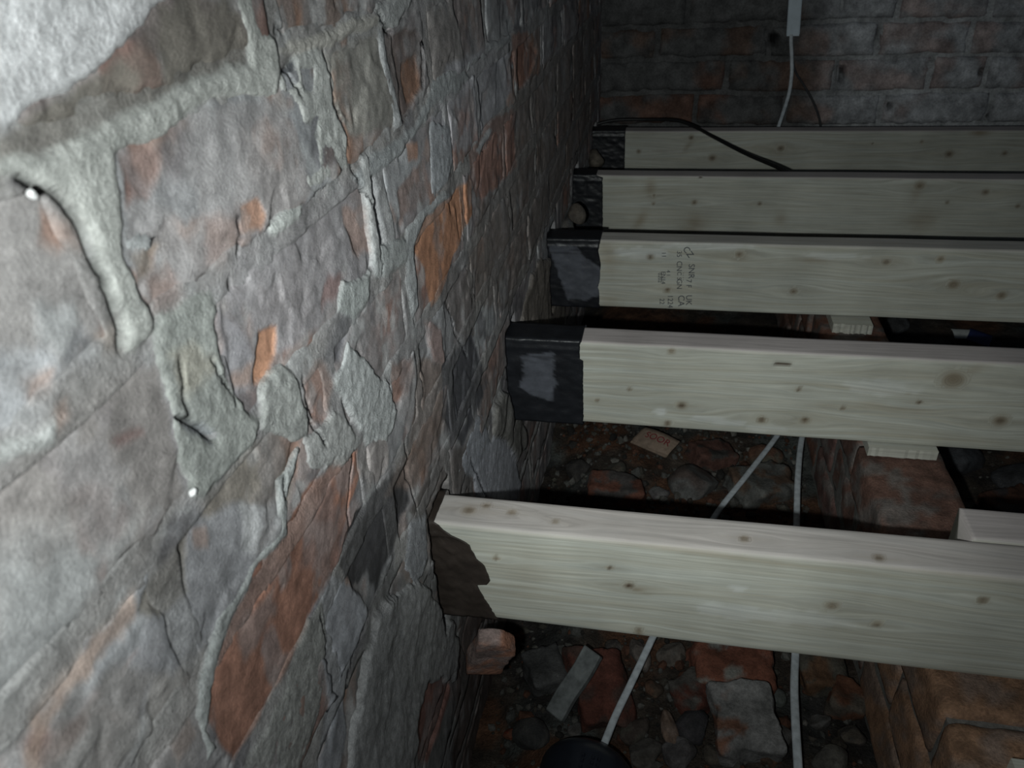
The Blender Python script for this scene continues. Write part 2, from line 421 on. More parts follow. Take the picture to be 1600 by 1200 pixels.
    ('m', [(480, 962), (500, 940), (512, 1000), (505, 1100), (470, 1210), (376, 1210), (440, 1084)], (.30, .30, .285), .95, 2, 3, 1.5),
    ('b', [(468, 1082), (502, 1060), (492, 1150), (470, 1205), (448, 1184)], (.30, .19, .15), .7, 3, 4, 0),
    ('b', [(480, 962), (520, 900), (560, 920), (577, 960), (552, 1040), (540, 1090), (520, 1180), (510, 1060)], (.33, .34, .38), .95, 1.5, 2, 1),
    ('b', [(518, 1090), (542, 1078), (547, 1150), (530, 1210), (498, 1210)], (.31, .32, .36), .9, 2, 2, 1),
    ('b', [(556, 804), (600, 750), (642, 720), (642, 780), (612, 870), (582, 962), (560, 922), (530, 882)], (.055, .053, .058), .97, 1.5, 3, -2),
    ('m', [(536, 528), (562, 556), (602, 600), (617, 640), (602, 690), (570, 692), (540, 642), (518, 600)], (.42, .44, .44), .9, 2, 4, 2.5),
    ('b', [(518, 500), (548, 488), (525, 560), (500, 562)], (.13, .13, .15), .8, 3, 4, -1.5),
    ('b', [(468, 600), (500, 560), (520, 600), (505, 660), (480, 660)], (.33, .155, .10), .75, 3, 4, -1.5),
    ('m', [(470, 690), (520, 640), (560, 690), (540, 720), (480, 740)], (.38, .385, .375), .85, 2, 4, 1.5),
    ('b', [(560, 690), (600, 680), (606, 730), (580, 760), (560, 750)], (.38, .32, .30), .7, 3, 4, 0),
    ('b', [(640, 385), (660, 340), (700, 310), (736, 274), (738, 330), (707, 400), (692, 450), (672, 482), (660, 420)], (.50, .205, .085), .97, 1.5, 2.5, 0),
    ('m', [(630, 360), (660, 325), (690, 300), (700, 308), (662, 340), (642, 385), (650, 480), (640, 500), (630, 440)], (.38, .40, .41), .9, 1.2, 2, 2),
    ('b', [(736, 240), (770, 190), (806, 168), (810, 260), (782, 292), (746, 312), (736, 282)], (.36, .165, .115), .9, 2, 3, -.5),
    ('b', [(700, 100), (800, 58), (802, 140), (770, 190), (740, 230), (700, 240), (672, 200)], (.37, .365, .40), .85, 3, 4, 0),
    ('b', [(802, 54), (826, 48), (842, 80), (832, 120), (815, 142), (805, 120)], (.42, .17, .10), .9, 2, 3, -3),
    ('m', [(722, 48), (752, 42), (754, 80), (735, 98)], (.045, .05, .065), .95, 2, 3, -6),
    ('m', [(755, 70), (798, 55), (800, 66), (760, 88), (735, 108), (732, 98)], (.36, .375, .39), .9, 1.5, 3, 2),
    ('m', [(745, 235), (768, 200), (772, 206), (752, 240)], (.40, .42, .44), .9, 1, 1.5, 2),
    ('b', [(805, 150), (930, 20), (925, 200), (900, 260), (835, 400), (800, 480), (720, 480), (745, 315), (785, 295), (810, 262)], (.21, .165, .14), .75, 6, 6, 0),
    ('b', [(690, 462), (705, 412), (730, 430), (748, 520), (730, 540), (700, 482)], (.19, .165, .16), .9, 2, 3, -1),
    ('b', [(660, 500), (684, 510), (694, 566), (676, 560)], (.38, .22, .19), .7, 2, 3, 1.5),
    ('b', [(606, 572), (642, 558), (632, 620), (612, 632)], (.34, .155, .10), .8, 2, 3, -1),
    ('b', [(640, 560), (664, 590), (664, 650), (640, 684), (618, 640)], (.36, .34, .345), .8, 2, 3, 1),
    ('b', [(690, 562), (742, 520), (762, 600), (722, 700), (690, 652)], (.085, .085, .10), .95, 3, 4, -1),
    ('b', [(650, 560), (690, 560), (690, 680), (650, 760), (600, 770), (640, 690)], (.23, .16, .13), .8, 4, 4, -.5),
    ('m', [(735, 672), (750, 640), (767, 690), (767, 742), (740, 742), (712, 742)], (.36, .375, .43), .97, 1.5, 2, 2),
    ('m', [(770, 680), (790, 690), (808, 720), (817, 760), (806, 786), (745, 778), (738, 742)], (.40, .41, .47), .97, 1.2, 2, 4),
    ('b', [(640, 800), (690, 700), (735, 700), (742, 772), (700, 790), (660, 860)], (.17, .145, .135), .9, 3, 4, 0),
    ('m', [(640, 820), (665, 800), (668, 870), (650, 920), (630, 890)], (.30, .31, .34), .85, 2, 3, 2),
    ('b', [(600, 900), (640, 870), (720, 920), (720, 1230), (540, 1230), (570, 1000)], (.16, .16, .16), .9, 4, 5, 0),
    ('b', [(652, 1062), (692, 1040), (702, 1080), (664, 1190), (650, 1190)], (.24, .085, .06), .85, 3, 4, 0),
    ('m', [(590, 960), (612, 925), (645, 912), (690, 945), (713, 1000), (706, 1062), (664, 1068), (645, 1130), (640, 1230), (540, 1230), (560, 1080)], (.25, .25, .255), .97, 3, 6, 8),
    ('m', [(815, 505), (830, 430), (845, 402), (868, 400), (885, 430), (880, 510)], (.20, .165, .135), .95, 3, 6, 9),
    ('m', [(770, 640), (782, 612), (800, 615), (818, 655), (822, 700), (806, 720), (790, 690), (768, 682)], (.18, .17, .155), .95, 2, 4, 10),
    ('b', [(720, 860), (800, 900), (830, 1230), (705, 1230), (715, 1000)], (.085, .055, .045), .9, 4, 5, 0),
]


class Feature:
    pass


FEATS = []
for ft in FEAT:
    f = Feature()
    f.layer, pts, f.col, f.op, f.soft, f.amp, f.dh = ft
    P = []
    for (px, py) in pts:
        # outlines that leave the picture on the near side are clamped to the piece of wall in reach
        q = onX(px, py, WX)
        P.append((q[1], q[2]))
    f.P = np.array(P); f.soft *= .001; f.amp *= .001; f.dh *= .001
    f.col = np.array(f.col)
    f.col = f.col * .72 + f.col.mean() * .28          # dust dulls the clay
    m = f.amp + f.soft + .02
    f.bb = (f.P[:, 0].min() - m, f.P[:, 0].max() + m, f.P[:, 1].min() - m, f.P[:, 1].max() + m)
    FEATS.append(f)

JOIST_REAR = [2.206, 1.796, 1.391, 0.998, 0.604]
JT = 0.046
JH = [0.128, 0.135, 0.134, 0.137, 0.130]


def wave(Y, Z):
    return 0.004 * fbm(Y * 3.1, Z * 3.7, 5, 3) + 0.0014 * fbm(Y * 17, Z * 19, 9, 3)


def wander(Y, Z):
    """the courses are not ruled: bricks and joints wander together"""
    w = sm(-.72, -.60, Y) * sm(2.38, 2.30, Y)
    return Y + w * (.007 * fbm(Y * 8, Z * 10, 801, 3) + .0025 * fbm(Y * 34, Z * 34, 805, 3)), Z + w * (.0055 * fbm(Y * 6, Z * 12, 811, 3) + .0022 * fbm(Y * 36, Z * 36, 815, 3))


def pocket(Y, Z):
    """1 inside the holes left for the joist ends"""
    w = 0.006 * fbm(Y * 40, Z * 40, 77, 3)
    out = np.zeros_like(Y)
    for yr, h in zip(JOIST_REAR, JH):
        d = np.minimum(np.minimum(Y - (yr - JT - .014), (yr + .014) - Y), np.minimum(Z + h + .014, .012 - Z)) + w
        out = np.maximum(out, sm(-.002, .004, d))
    return out


def veil(col, Y, Z):
    """lime dust and old skim lying over bricks and joints alike"""
    g = fbm(Y * 11, Z * 9, 701, 5)
    a = (sm(-.22, .25, g) * .72)[:, None]
    c = np.array((.30, .292, .30))[None, :] * (1 + .22 * fbm(Y * 48, Z * 48, 707, 4) + .12 * fbm(Y * 5, Z * 5, 709, 2))[:, None]
    col = col * (1 - a) + c * a
    b = (sm(.16, .34, fbm(Y * 42, Z * 36, 715, 5)) * .55)[:, None]
    col = col * (1 - b) + np.array((.44, .445, .45))[None, :] * b
    b = (sm(.20, .38, fbm(Y * 27, Z * 22, 725, 5)) * .6)[:, None]
    return col * (1 - b) + np.array((.105, .10, .11))[None, :] * b


CRACKS = [([(20, 276), (50, 290), (85, 303), (112, 335), (136, 388), (160, 452), (176, 500), (187, 548)], 1.1),
          ([(360, 338), (368, 362), (365, 395)], .7), ([(345, 415), (358, 450)], .5), ([(632, 690), (640, 742), (652, 800)], 1.3), ([(436, 745), (441, 782)], .9),
          ([(549, 705), (545, 790), (548, 830)], .8), ([(478, 650), (490, 672), (502, 694)], .8), ([(468, 590), (474, 625), (490, 650)], .8), ([(664, 70), (664, 140)], 1.2),
          ([(590, 20), (600, 42), (612, 52)], 1.3), ([(800, 70), (804, 140)], 2.5), ([(268, 560), (278, 620), (290, 660)], .7), ([(322, 560), (345, 600), (362, 632)], .7),
          ([(270, 650), (300, 668), (330, 690)], 1.0), ([(690, 812), (700, 850), (735, 880)], 1.2), ([(545, 260), (580, 330), (590, 430)], .6), ([(445, 115), (462, 150)], .9),
          ([(700, 470), (712, 520), (735, 560)], .9), ([(735, 720), (755, 770), (770, 800)], 1.1), ([(506, 80), (520, 150), (540, 225)], .7), ([(425, 45), (440, 50)], 1.0),
          ([(545, 1085), (556, 1020), (575, 965)], 1.0), ([(500, 960), (512, 1020)], .8)]
CRACKS = [(np.array([onX(x, y, WX)[1:] for x, y in c]), w * .001) for c, w in CRACKS]


def cracks(Y, Z):
    dep = np.zeros_like(Y); amt = np.zeros_like(Y)
    wy = .0022 * fbm(Y * 90, Z * 90, 821, 3)
    for P, w in CRACKS:
        m = (Y > P[:, 0].min() - .02) & (Y < P[:, 0].max() + .02) & (Z > P[:, 1].min() - .02) & (Z < P[:, 1].max() + .02)
        if not m.any(): continue
        y = Y[m] + wy[m]; z = Z[m] - wy[m]
        d = np.full(y.shape, 1e9)
        for i in range(len(P) - 1):
            e = P[i + 1] - P[i]
            t = np.clip(((y - P[i, 0]) * e[0] + (z - P[i, 1]) * e[1]) / (e @ e), 0, 1)
            d = np.minimum(d, np.hypot(y - P[i, 0] - t * e[0], z - P[i, 1] - t * e[1]))
        a = sm(w * 1.5, w * .4, d)
        dep[m] = np.maximum(dep[m], a * .0045); amt[m] = np.maximum(amt[m], a)
    return dep, amt


def feat_eval(layer, Y, Z):
    """list of (coverage, feature) contributions, evaluated on flat arrays"""
    wy = fbm(Y * 55, Z * 55, 31, 4); wz = fbm(Y * 55 + 9, Z * 55 + 4, 47, 4)
    fine = fbm(Y * 260, Z * 260, 61, 2)
    for k, f in enumerate(FEATS):
        if f.layer != layer: continue
        m = (Y > f.bb[0]) & (Y < f.bb[1]) & (Z > f.bb[2]) & (Z < f.bb[3])
        if not m.any(): continue
        sd = poly_sd(f.P, Y[m] + wy[m] * f.amp * 1.6, Z[m] + wz[m] * f.amp * 1.6) + fine[m] * f.amp * .25
        yield m, sd, f


# coordinates used for all the meshes of this wall (denser where the camera is close)
GY = np.concatenate([np.arange(-.70, -.22, .025), np.arange(-.22, .08, .008), np.arange(.08, .52, .0018), np.arange(.52, .90, .003),
                     np.arange(.90, 1.4, .006), np.arange(1.4, 2.381, .012), [2.40]])
GZ = np.concatenate([np.arange(-.60, -.21, .008), np.arange(-.21, .05, .004), np.arange(.05, .55, .0020), np.arange(.55, .86, .007), np.arange(.86, 1.30, .025)])

# course by course: positions of the vertical joints along the wall, read from the photograph
JOINTS = {
    -1: [-.55, -.32, -.08, .16, .415, .63, .86, 1.10, 1.33, 1.56, 1.80, 2.03, 2.26],
    0: [-.66, -.42, -.18, .02, .238, .475, .60, .70, .93, 1.16, 1.40, 1.62, 1.86, 2.10, 2.34],
    1: [-.60, -.36, -.12, .10, .285, .535, .74, .87, 1.10, 1.33, 1.56, 1.80, 2.04, 2.28],
    2: [-.48, -.24, .00, .21, .40, .555, .77, 1.00, 1.23, 1.47, 1.70, 1.93, 2.16],
    3: [-.60, -.36, -.12, .11, .43, .56, .78, 1.01, 1.24, 1.47, 1.70, 1.94, 2.17],
    4: [-.50, -.26, -.02, .205, .325, .46, .66, .90, 1.13, 1.36, 1.59, 1.83, 2.06, 2.30],
}


def build_left_wall():
    # ---- mortar / core
    Yg, Zg = np.meshgrid(GY, GZ)
    Y = Yg.ravel(); Z = Zg.ravel()
    course = np.floor((COURSE0 + CH - Z) / CH).astype(int)
    H = wave(Y, Z)
    inner = np.zeros_like(Y)
    for (k, y0, y1, z0, z1) in BRICKS:
        d = np.minimum(np.minimum(Y - y0, y1 - Y), np.minimum(Z - z0, z1 - Z))
        inner = np.maximum(inner, sm(.0055, .012, d))
    Y, Z = wander(Y, Z)
    H = wave(Y, Z)
    Hm = H - .0006 + .0017 * fbm(Y * 60, Z * 60, 3, 4) - .012 * inner
    n = fbm(Y * 38, Z * 38, 21, 4)
    col = np.array((.285, .275, .27))[None, :] * (1 + .28 * n)[:, None]
    col = veil(col, Y, Z)
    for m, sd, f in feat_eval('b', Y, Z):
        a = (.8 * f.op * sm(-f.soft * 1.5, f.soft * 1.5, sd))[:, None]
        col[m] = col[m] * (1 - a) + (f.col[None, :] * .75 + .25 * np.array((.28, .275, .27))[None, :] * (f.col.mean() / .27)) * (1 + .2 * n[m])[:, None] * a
    rough = fbm(Y * 170, Z * 170, 13, 4, .65)
    for m, sd, f in feat_eval('m', Y, Z):
        c = sm(-f.soft, f.soft, sd)
        raise_to = H[m] + f.dh * .55 * sm(-.001, .004, sd) + .0011 * rough[m] + (max(0, f.dh - .005) * 1.3) * fbm(Y[m] * 26, Z[m] * 26, 881, 4)
        edge = sm(-.0026, .0010, sd)
        if f.dh > 0:
            Hm[m] = np.maximum(Hm[m], raise_to * edge + (H[m] - .008) * (1 - edge))
        else:
            Hm[m] = Hm[m] + f.dh * edge
        a = (f.op * c)[:, None]
        cc = f.col[None, :] * (1 + .16 * n[m] + .12 * rough[m])[:, None]
        col[m] = col[m] * (1 - a) + cc * a
    dc, ca = cracks(Y, Z)
    Hm = Hm - dc
    col = col * (1 - .9 * ca)[:, None]
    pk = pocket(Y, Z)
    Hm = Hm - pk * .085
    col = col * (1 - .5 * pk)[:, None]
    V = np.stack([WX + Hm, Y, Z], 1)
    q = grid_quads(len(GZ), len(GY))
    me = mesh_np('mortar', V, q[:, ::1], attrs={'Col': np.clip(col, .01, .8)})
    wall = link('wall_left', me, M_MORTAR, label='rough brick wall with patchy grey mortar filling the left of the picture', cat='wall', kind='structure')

    # ---- bricks
    rnd = random.Random(4)
    for (k, y0, y1, z0, z1) in BRICKS:
        ys = np.concatenate([[y0, y0 + .0005], GY[(GY > y0 + .001) & (GY < y1 - .001)], [y1 - .0005, y1]])
        zs = np.concatenate([[z0, z0 + .0005], GZ[(GZ > z0 + .001) & (GZ < z1 - .001)], [z1 - .0005, z1]])
        Yb, Zb = np.meshgrid(ys, zs)
        Y = Yb.ravel(); Z = Zb.ravel()
        seed = rnd.randint(0, 9999)
        off = rnd.uniform(-.0010, .0012); ty = rnd.uniform(-.010, .010); tz = rnd.uniform(-.02, .02)
        d = np.minimum(np.minimum(Y - y0, y1 - Y), np.minimum(Z - z0, z1 - Z))
        dn = d + .0035 * fbm(Y * 70, Z * 70, seed, 3)
        sk = fbm(Y * 25, Z * 25, seed + 60, 3)
        Yc, Zc = Y - (y0 + y1) / 2, Z - (z0 + z1) / 2
        Y, Z = wander(Y, Z)
        H = wave(Y, Z) + off + ty * Yc + tz * Zc
        H += .0013 * fbm(Y * 34, Z * 34, seed + 3, 4) + .0006 * fbm(Y * 90, Z * 90, seed + 8, 3)
        # flaked face
        fl = fbm(Y * 16, Z * 16, seed + 40, 4)
        H -= .0014 * sm(.12, .2, fl)
        H -= .0009 * sm(.010, .0015, dn) ** 2 * (1 + sk) + .02 * sm(.0016, -.0012, dn)
        pk = pocket(Y, Z)
        H -= pk * .10
        base = np.array(rnd.choice([LILAC, LILAC, (.25, .215, .21), (.29, .23, .215), GREY, (.24, .19, .17)]))
        red = np.array(rnd.choice([RED, ORANGE, (.34, .15, .10), (.25, .13, .105)]))
        mott = fbm(Y * 21, Z * 21, seed + 11, 4)
        amt = rnd.uniform(-.1, .22)
        a = sm(.12 - amt, .30 - amt, mott)[:, None] * .55
        dust = sm(.0, .35, fbm(Y * 30, Z * 12, seed + 21, 4))[:, None] * .45
        col = base[None, :] * (1 - a) + red[None, :] * a
        col = col * (1 - dust) + np.array((.33, .335, .345))[None, :] * dust
        streak = fbm(Y * 90, Z * 12, seed + 31, 4)
        col *= (1 + .20 * streak + .16 * fbm(Y * 60, Z * 60, seed + 33, 3))[:, None]
        col = veil(col, Y, Z)
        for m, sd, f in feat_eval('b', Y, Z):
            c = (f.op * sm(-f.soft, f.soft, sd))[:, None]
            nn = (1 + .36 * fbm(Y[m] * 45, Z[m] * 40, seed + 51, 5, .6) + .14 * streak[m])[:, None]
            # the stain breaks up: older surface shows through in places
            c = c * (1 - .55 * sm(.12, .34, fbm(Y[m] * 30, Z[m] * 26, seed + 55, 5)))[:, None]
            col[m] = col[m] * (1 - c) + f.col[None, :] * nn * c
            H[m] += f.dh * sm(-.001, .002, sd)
        dc, ca = cracks(Y, Z)
        H -= dc
        col *= (1 - .9 * ca)[:, None]
        V = np.stack([WX + H, Y, Z], 1)
        ny, nx = len(zs), len(ys)
        # skirt into the wall
        idx = np.arange(ny * nx).reshape(ny, nx)
        ring = np.concatenate([idx[0, :-1], idx[:-1, -1], idx[-1, :0:-1], idx[:0:-1, 0]])
        VB = V[ring].copy(); VB[:, 0] = WX - .09
        q = grid_quads(ny, nx)
        n0 = len(V); r = np.arange(len(ring))
        r2 = np.roll(r, -1)
        qs = np.stack([ring[r], n0 + r, n0 + r2, ring[r2]], 1)
        V = np.concatenate([V, VB]); col = np.concatenate([col, col[ring]])
        o = link('brick', mesh_np('brick', V, np.concatenate([q, qs]), attrs={'Col': np.clip(col, .012, .8)}), M_BRICK, wall)
    return wall


BRICKS = []
for k in range(-10, 13):
    z1 = COURSE0 - CH * (k) + 0.0
    z0 = z1 - CH
    # course k lies between z0 and z1; k = 0 hangs below the joint at COURSE0
    if z1 > 1.26 or z1 < -.56: continue
    js = JOINTS.get(k)
    if js is None:
        rr = random.Random(k + 100)
        y = -.72 + rr.uniform(0, .2); js = []
        while y < 2.36:
            js.append(y); y += rr.choice([.232, .236, .118, .232])
    edges = [-.70] + [j for j in js if -.64 < j < 2.33] + [2.375]
    for a, b in zip(edges[:-1], edges[1:]):
        if b - a < .05: continue
        BRICKS.append((k, a + .005, b - .005, z0 + .005, z1 - .005))

wall_left = build_left_wall()


# ------------------------------------------------------------------ rough box / stone builders
def rough_box(sx, sy, sz, seed, res=.012, amp=.003, chip=.35, col=(.25, .12, .08), col2=(.2, .18, .17), mix=.5):
    """worn brick centred on the origin: rounded, dented, with chipped corners"""
    rs = np.random.RandomState(seed)
    n = [max(2, int(round(s / res))) for s in (sx, sy, sz)]
    n = [min(v, 24) for v in n]
    key = {}
    V = []; Q = []

    def vid(i, j, k):
        t = (i, j, k)
        if t not in key:
            key[t] = len(V); V.append(t)
        return key[t]
    for ax in range(3):
        u, v = (ax + 1) % 3, (ax + 2) % 3
        for side in (0, n[ax]):
            for a in range(n[u]):
                for b in range(n[v]):
                    c = []
                    for (da, db) in ((0, 0), (1, 0), (1, 1), (0, 1)):
                        t = [0, 0, 0]; t[ax] = side; t[u] = a + da; t[v] = b + db
                        c.append(vid(*t))
                    Q.append(c if side else c[::-1])
    V = np.array(V, float)
    S = np.array([sx, sy, sz]); nn = np.array(n)
    P = (V / nn - .5) * S
    r = min(S) * .10
    core = np.clip(P, -(S / 2 - r), S / 2 - r)
    dv = P - core
    ln = np.linalg.norm(dv, axis=1, keepdims=True)
    P = np.where(ln > 1e-9, core + dv / np.maximum(ln, 1e-9) * r, P)
    for c in range(rs.randint(2, 5)):
        if rs.rand() > chip + .4: continue
        nrm = rs.normal(size=3); nrm /= np.linalg.norm(nrm)
        sup = np.abs(nrm * S / 2).sum()
        dd = P @ nrm - sup * (1 - chip * rs.uniform(.15, .6))
        P = np.where(dd[:, None] > 0, P - dd[:, None] * nrm, P)
    f1 = fbm(P[:, 0] * 30 + P[:, 2] * 23 + seed, P[:, 1] * 30 - P[:, 2] * 19, seed % 900, 4)
    f2 = fbm(P[:, 0] * 40 - P[:, 2] * 33, P[:, 1] * 40 + P[:, 2] * 29 + seed, seed % 700 + 5, 4)
    P = P + (P / (np.linalg.norm(P, axis=1, keepdims=True) + 1e-9)) * (f1 * amp * 2)[:, None]
    a = sm(-.15 - (mix - .5), .15 - (mix - .5), f2)[:, None]
    C = np.array(col)[None] * (1 - a) + np.array(col2)[None] * a
    C = C * (1 + .3 * f1)[:, None]
    return mesh_np('rough', P, np.array(Q), attrs={'Col': np.clip(C, .01, .8)})


def stone(sx, sy, sz, seed, col, col2, mix=.5, flat=.5):
    rs = np.random.RandomState(seed)
    bm = bmesh.new()
    bmesh.ops.create_icosphere(bm, subdivisions=3, radius=1.0)
    P = np.array([v.co[:] for v in bm.verts]); F = np.array([[v.index for v in f.verts] for f in bm.faces])
    bm.free()
    for c in range(rs.randint(7, 11)):
        nrm = rs.normal(size=3); nrm /= np.linalg.norm(nrm)
        dd = P @ nrm - rs.uniform(.55, .85)
        P = np.where(dd[:, None] > 0, P - dd[:, None] * nrm, P)
    f1 = fbm(P[:, 0] * 1.6 + P[:, 2] * 1.1 + seed, P[:, 1] * 1.6 - P[:, 2], seed % 800, 4)
    f2 = fbm(P[:, 0] * 1.9 - P[:, 2] * 1.3, P[:, 1] * 1.9 + P[:, 2] + seed, seed % 600 + 7, 4)
    P = P * (1 + .12 * f1)[:, None]
    P = P / np.abs(P).max(0) * np.array([sx, sy, sz]) / 2
    a = sm(-.15 - (mix - .5), .15 - (mix - .5), f2)[:, None]
    C = (np.array(col)[None] * (1 - a) + np.array(col2)[None] * a) * (1 + .3 * f1)[:, None]
    return mesh_np('stone', P, None, F, attrs={'Col': np.clip(C, .01, .8)})


# ------------------------------------------------------------------ back wall
BY = 2.38


def bwander(X, Z):
    return X + .010 * fbm(X * 6, Z * 9, 901, 3) + .004 * fbm(X * 24, Z * 24, 903, 3), Z + .009 * fbm(X * 4, Z * 9, 907, 3) + .004 * fbm(X * 26, Z * 26, 909, 3)


GAPS = [(1373, 52, .012, .035), (1314, 118, .016, .045), (1209, 62, .022, .035), (1390, 165, .010, .02), (1545, 178, .010, .04), (1316, 8, .008, .03), (1530, 112, .010, .02), (1455, 100, .014, .012)]
GAPS = [(onY(px, py, BY)[0], onY(px, py, BY)[2], a, b) for px, py, a, b in GAPS]


def gap_at(X, Z):
    g = np.zeros_like(X)
    w = .5 * fbm(X * 60, Z * 60, 911, 3)
    for gx, gz, a, b in GAPS:
        g = np.maximum(g, sm(1.25, .6, np.maximum(np.abs(X - gx) / (a / 2), np.abs(Z - gz) / (b / 2)) + w * .6))
    return g


def build_back_wall():
    xs = np.arange(-.30, 2.3, .012); zs = np.arange(-.62, 1.25, .012)
    X, Z = np.meshgrid(xs, zs); X = X.ravel(); Z = Z.ravel()
    H = .006 * fbm(X * 4, Z * 4, 301, 4) + .004 * fbm(X * 40, Z * 40, 305, 4)
    n = fbm(X * 16, Z * 16, 311, 4)
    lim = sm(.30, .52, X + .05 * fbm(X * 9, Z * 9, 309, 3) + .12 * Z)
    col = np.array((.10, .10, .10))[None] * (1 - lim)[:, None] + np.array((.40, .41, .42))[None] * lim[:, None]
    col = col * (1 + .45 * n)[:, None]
    X, Z = bwander(X, Z)
    g = gap_at(X, Z)
    H = H + .004 - g * .03
    col = col * (1 - .85 * g)[:, None]
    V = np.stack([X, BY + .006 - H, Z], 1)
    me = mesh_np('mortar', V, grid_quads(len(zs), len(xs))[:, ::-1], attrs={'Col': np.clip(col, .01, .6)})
    wall = link('wall_back', me, M_FAR, label='dark brick wall closing the far end behind the joists', cat='wall', kind='structure')
    rows = {}
    jo = {0: [.02, .30, .565, .78, .93, 1.2, 1.48], 1: [-.06, .245, .53, .75, .98, 1.25, 1.52], 2: [.14, .433, .67, .815, 1.08, 1.35],
          3: [.06, .31, .565, .845, 1.10, 1.38]}
    z_edges = [.32, .231, .143, .052, -.038]
    rnd = random.Random(8)
    zz = [(r, z_edges[r], z_edges[r + 1]) for r in range(4)]
    for i in range(6): zz.append((None, -.038 - .089 * i, -.038 - .089 * (i + 1)))
    for i in range(9): zz.append((None, .32 + .09 * (i + 1), .32 + .09 * i))
    for r, zt, zb in zz:
        js = jo.get(r)
        if js is None:
            x = -.25 + rnd.uniform(0, .2); js = []
            while x < 2.2:
                js.append(x); x += rnd.choice([.27, .275, .14])
        else:
            js = js + [js[-1] + .27 * q for q in range(1, 4)]
        ed = [-.25] + [j for j in js if -.2 < j < 2.2] + [2.27]
        for a, b in zip(ed[:-1], ed[1:]):
            x0, x1 = a + .007, b - .007; z0, z1 = zb + .006, zt - .006
            vis = r is not None
            st = .007 if vis else .03
            ux = np.linspace(x0, x1, max(5, int((x1 - x0) / st))); uz = np.linspace(z0, z1, max(4, int((z1 - z0) / st)))
            Xb, Zb = np.meshgrid(ux, uz); Xb = Xb.ravel(); Zb = Zb.ravel()
            seed = rnd.randint(0, 9999)
            d = np.minimum(np.minimum(Xb - x0, x1 - Xb), np.minimum(Zb - z0, z1 - Zb)) + .006 * fbm(Xb * 40, Zb * 40, seed, 3)
            Hb = .010 + rnd.uniform(-.003, .004) + .006 * fbm(Xb * 4, Zb * 4, 301, 4) + .003 * fbm(Xb * 22, Zb * 22, seed + 5, 4)
            Hb -= .004 * sm(.016, .002, d) + .012 * sm(.003, -.004, d)
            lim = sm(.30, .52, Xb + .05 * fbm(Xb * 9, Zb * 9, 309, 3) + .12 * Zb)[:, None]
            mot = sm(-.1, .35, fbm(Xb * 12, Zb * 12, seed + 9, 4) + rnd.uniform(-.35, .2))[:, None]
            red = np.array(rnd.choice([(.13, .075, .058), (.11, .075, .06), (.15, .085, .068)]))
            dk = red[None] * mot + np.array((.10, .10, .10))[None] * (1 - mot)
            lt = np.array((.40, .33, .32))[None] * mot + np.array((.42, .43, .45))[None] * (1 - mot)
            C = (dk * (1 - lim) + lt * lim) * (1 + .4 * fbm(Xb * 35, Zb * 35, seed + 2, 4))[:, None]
            Xb, Zb = bwander(Xb, Zb)
            g = gap_at(Xb, Zb)
            Hb -= g * .03
            C = C * (1 - .85 * g)[:, None]
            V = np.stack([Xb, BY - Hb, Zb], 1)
            idx = np.arange(len(uz) * len(ux)).reshape(len(uz), len(ux))
            ring = np.concatenate([idx[0, :-1], idx[:-1, -1], idx[-1, :0:-1], idx[:0:-1, 0]])
            VB = V[ring].copy(); VB[:, 1] = BY + .02
            n0 = len(V); rr = np.arange(len(ring)); r2 = np.roll(rr, -1)
            qs = np.stack([ring[r2], n0 + r2, n0 + rr, ring[rr]], 1)
            V = np.concatenate([V, VB]); C = np.concatenate([C, C[ring]])
            link('brick', mesh_np('brick', V, np.concatenate([grid_quads(len(uz), len(ux))[:, ::-1], qs]), attrs={'Col': np.clip(C, .01, .6)}), M_FAR, wall)
    return wall


wall_back = build_back_wall()

# ------------------------------------------------------------------ ground under the floor
GZ0 = -0.40


def ground_h(X, Y):
    return GZ0 + .022 * fbm(X * 5, Y * 5, 401, 4) + .010 * fbm(X * 22, Y * 22, 407, 4) - .05 * sm(-.10, -.19, X)


def build_ground():
    xs = np.concatenate([np.arange(-.30, .75, .009), np.arange(.75, 2.3, .03)]); ys = np.concatenate([np.arange(-.7, .3, .04), np.arange(.3, 1.6, .009), np.arange(1.6, 2.45, .03)])
    X, Y = np.meshgrid(xs, ys); X = X.ravel(); Y = Y.ravel()
    H = ground_h(X, Y)
    n = fbm(X * 14, Y * 14, 411, 4)[:, None]; n2 = fbm(X * 9 + 4, Y * 9, 417, 4)[:, None]; n3 = fbm(X * 50, Y * 50, 421, 3)[:, None]
    col = np.array((.095, .075, .06))[None] * np.ones((len(X), 1))
    a = sm(.05, .3, n); col = col * (1 - a) + np.array((.14, .15, .14))[None] * a
    a = sm(.1, .3, n2); col = col * (1 - a) + np.array((.17, .085, .05))[None] * a
    a = sm(.1, .35, -n2) * .8; col = col * (1 - a) + np.array((.045, .042, .042))[None] * a
    col = col * (1 + .5 * n3)
    me = mesh_np('ground', np.stack([X, Y, H], 1), grid_quads(len(ys), len(xs)), attrs={'Col': np.clip(col * .55, .008, .5)})
    return link('floor', me, M_SOIL, label='bare dark earth strewn with rubble below the joists', cat='ground', kind='structure')


floor = build_ground()

# ------------------------------------------------------------------ sleeper wall
SX0, SX1, STOP = 0.290, 0.402, -0.155


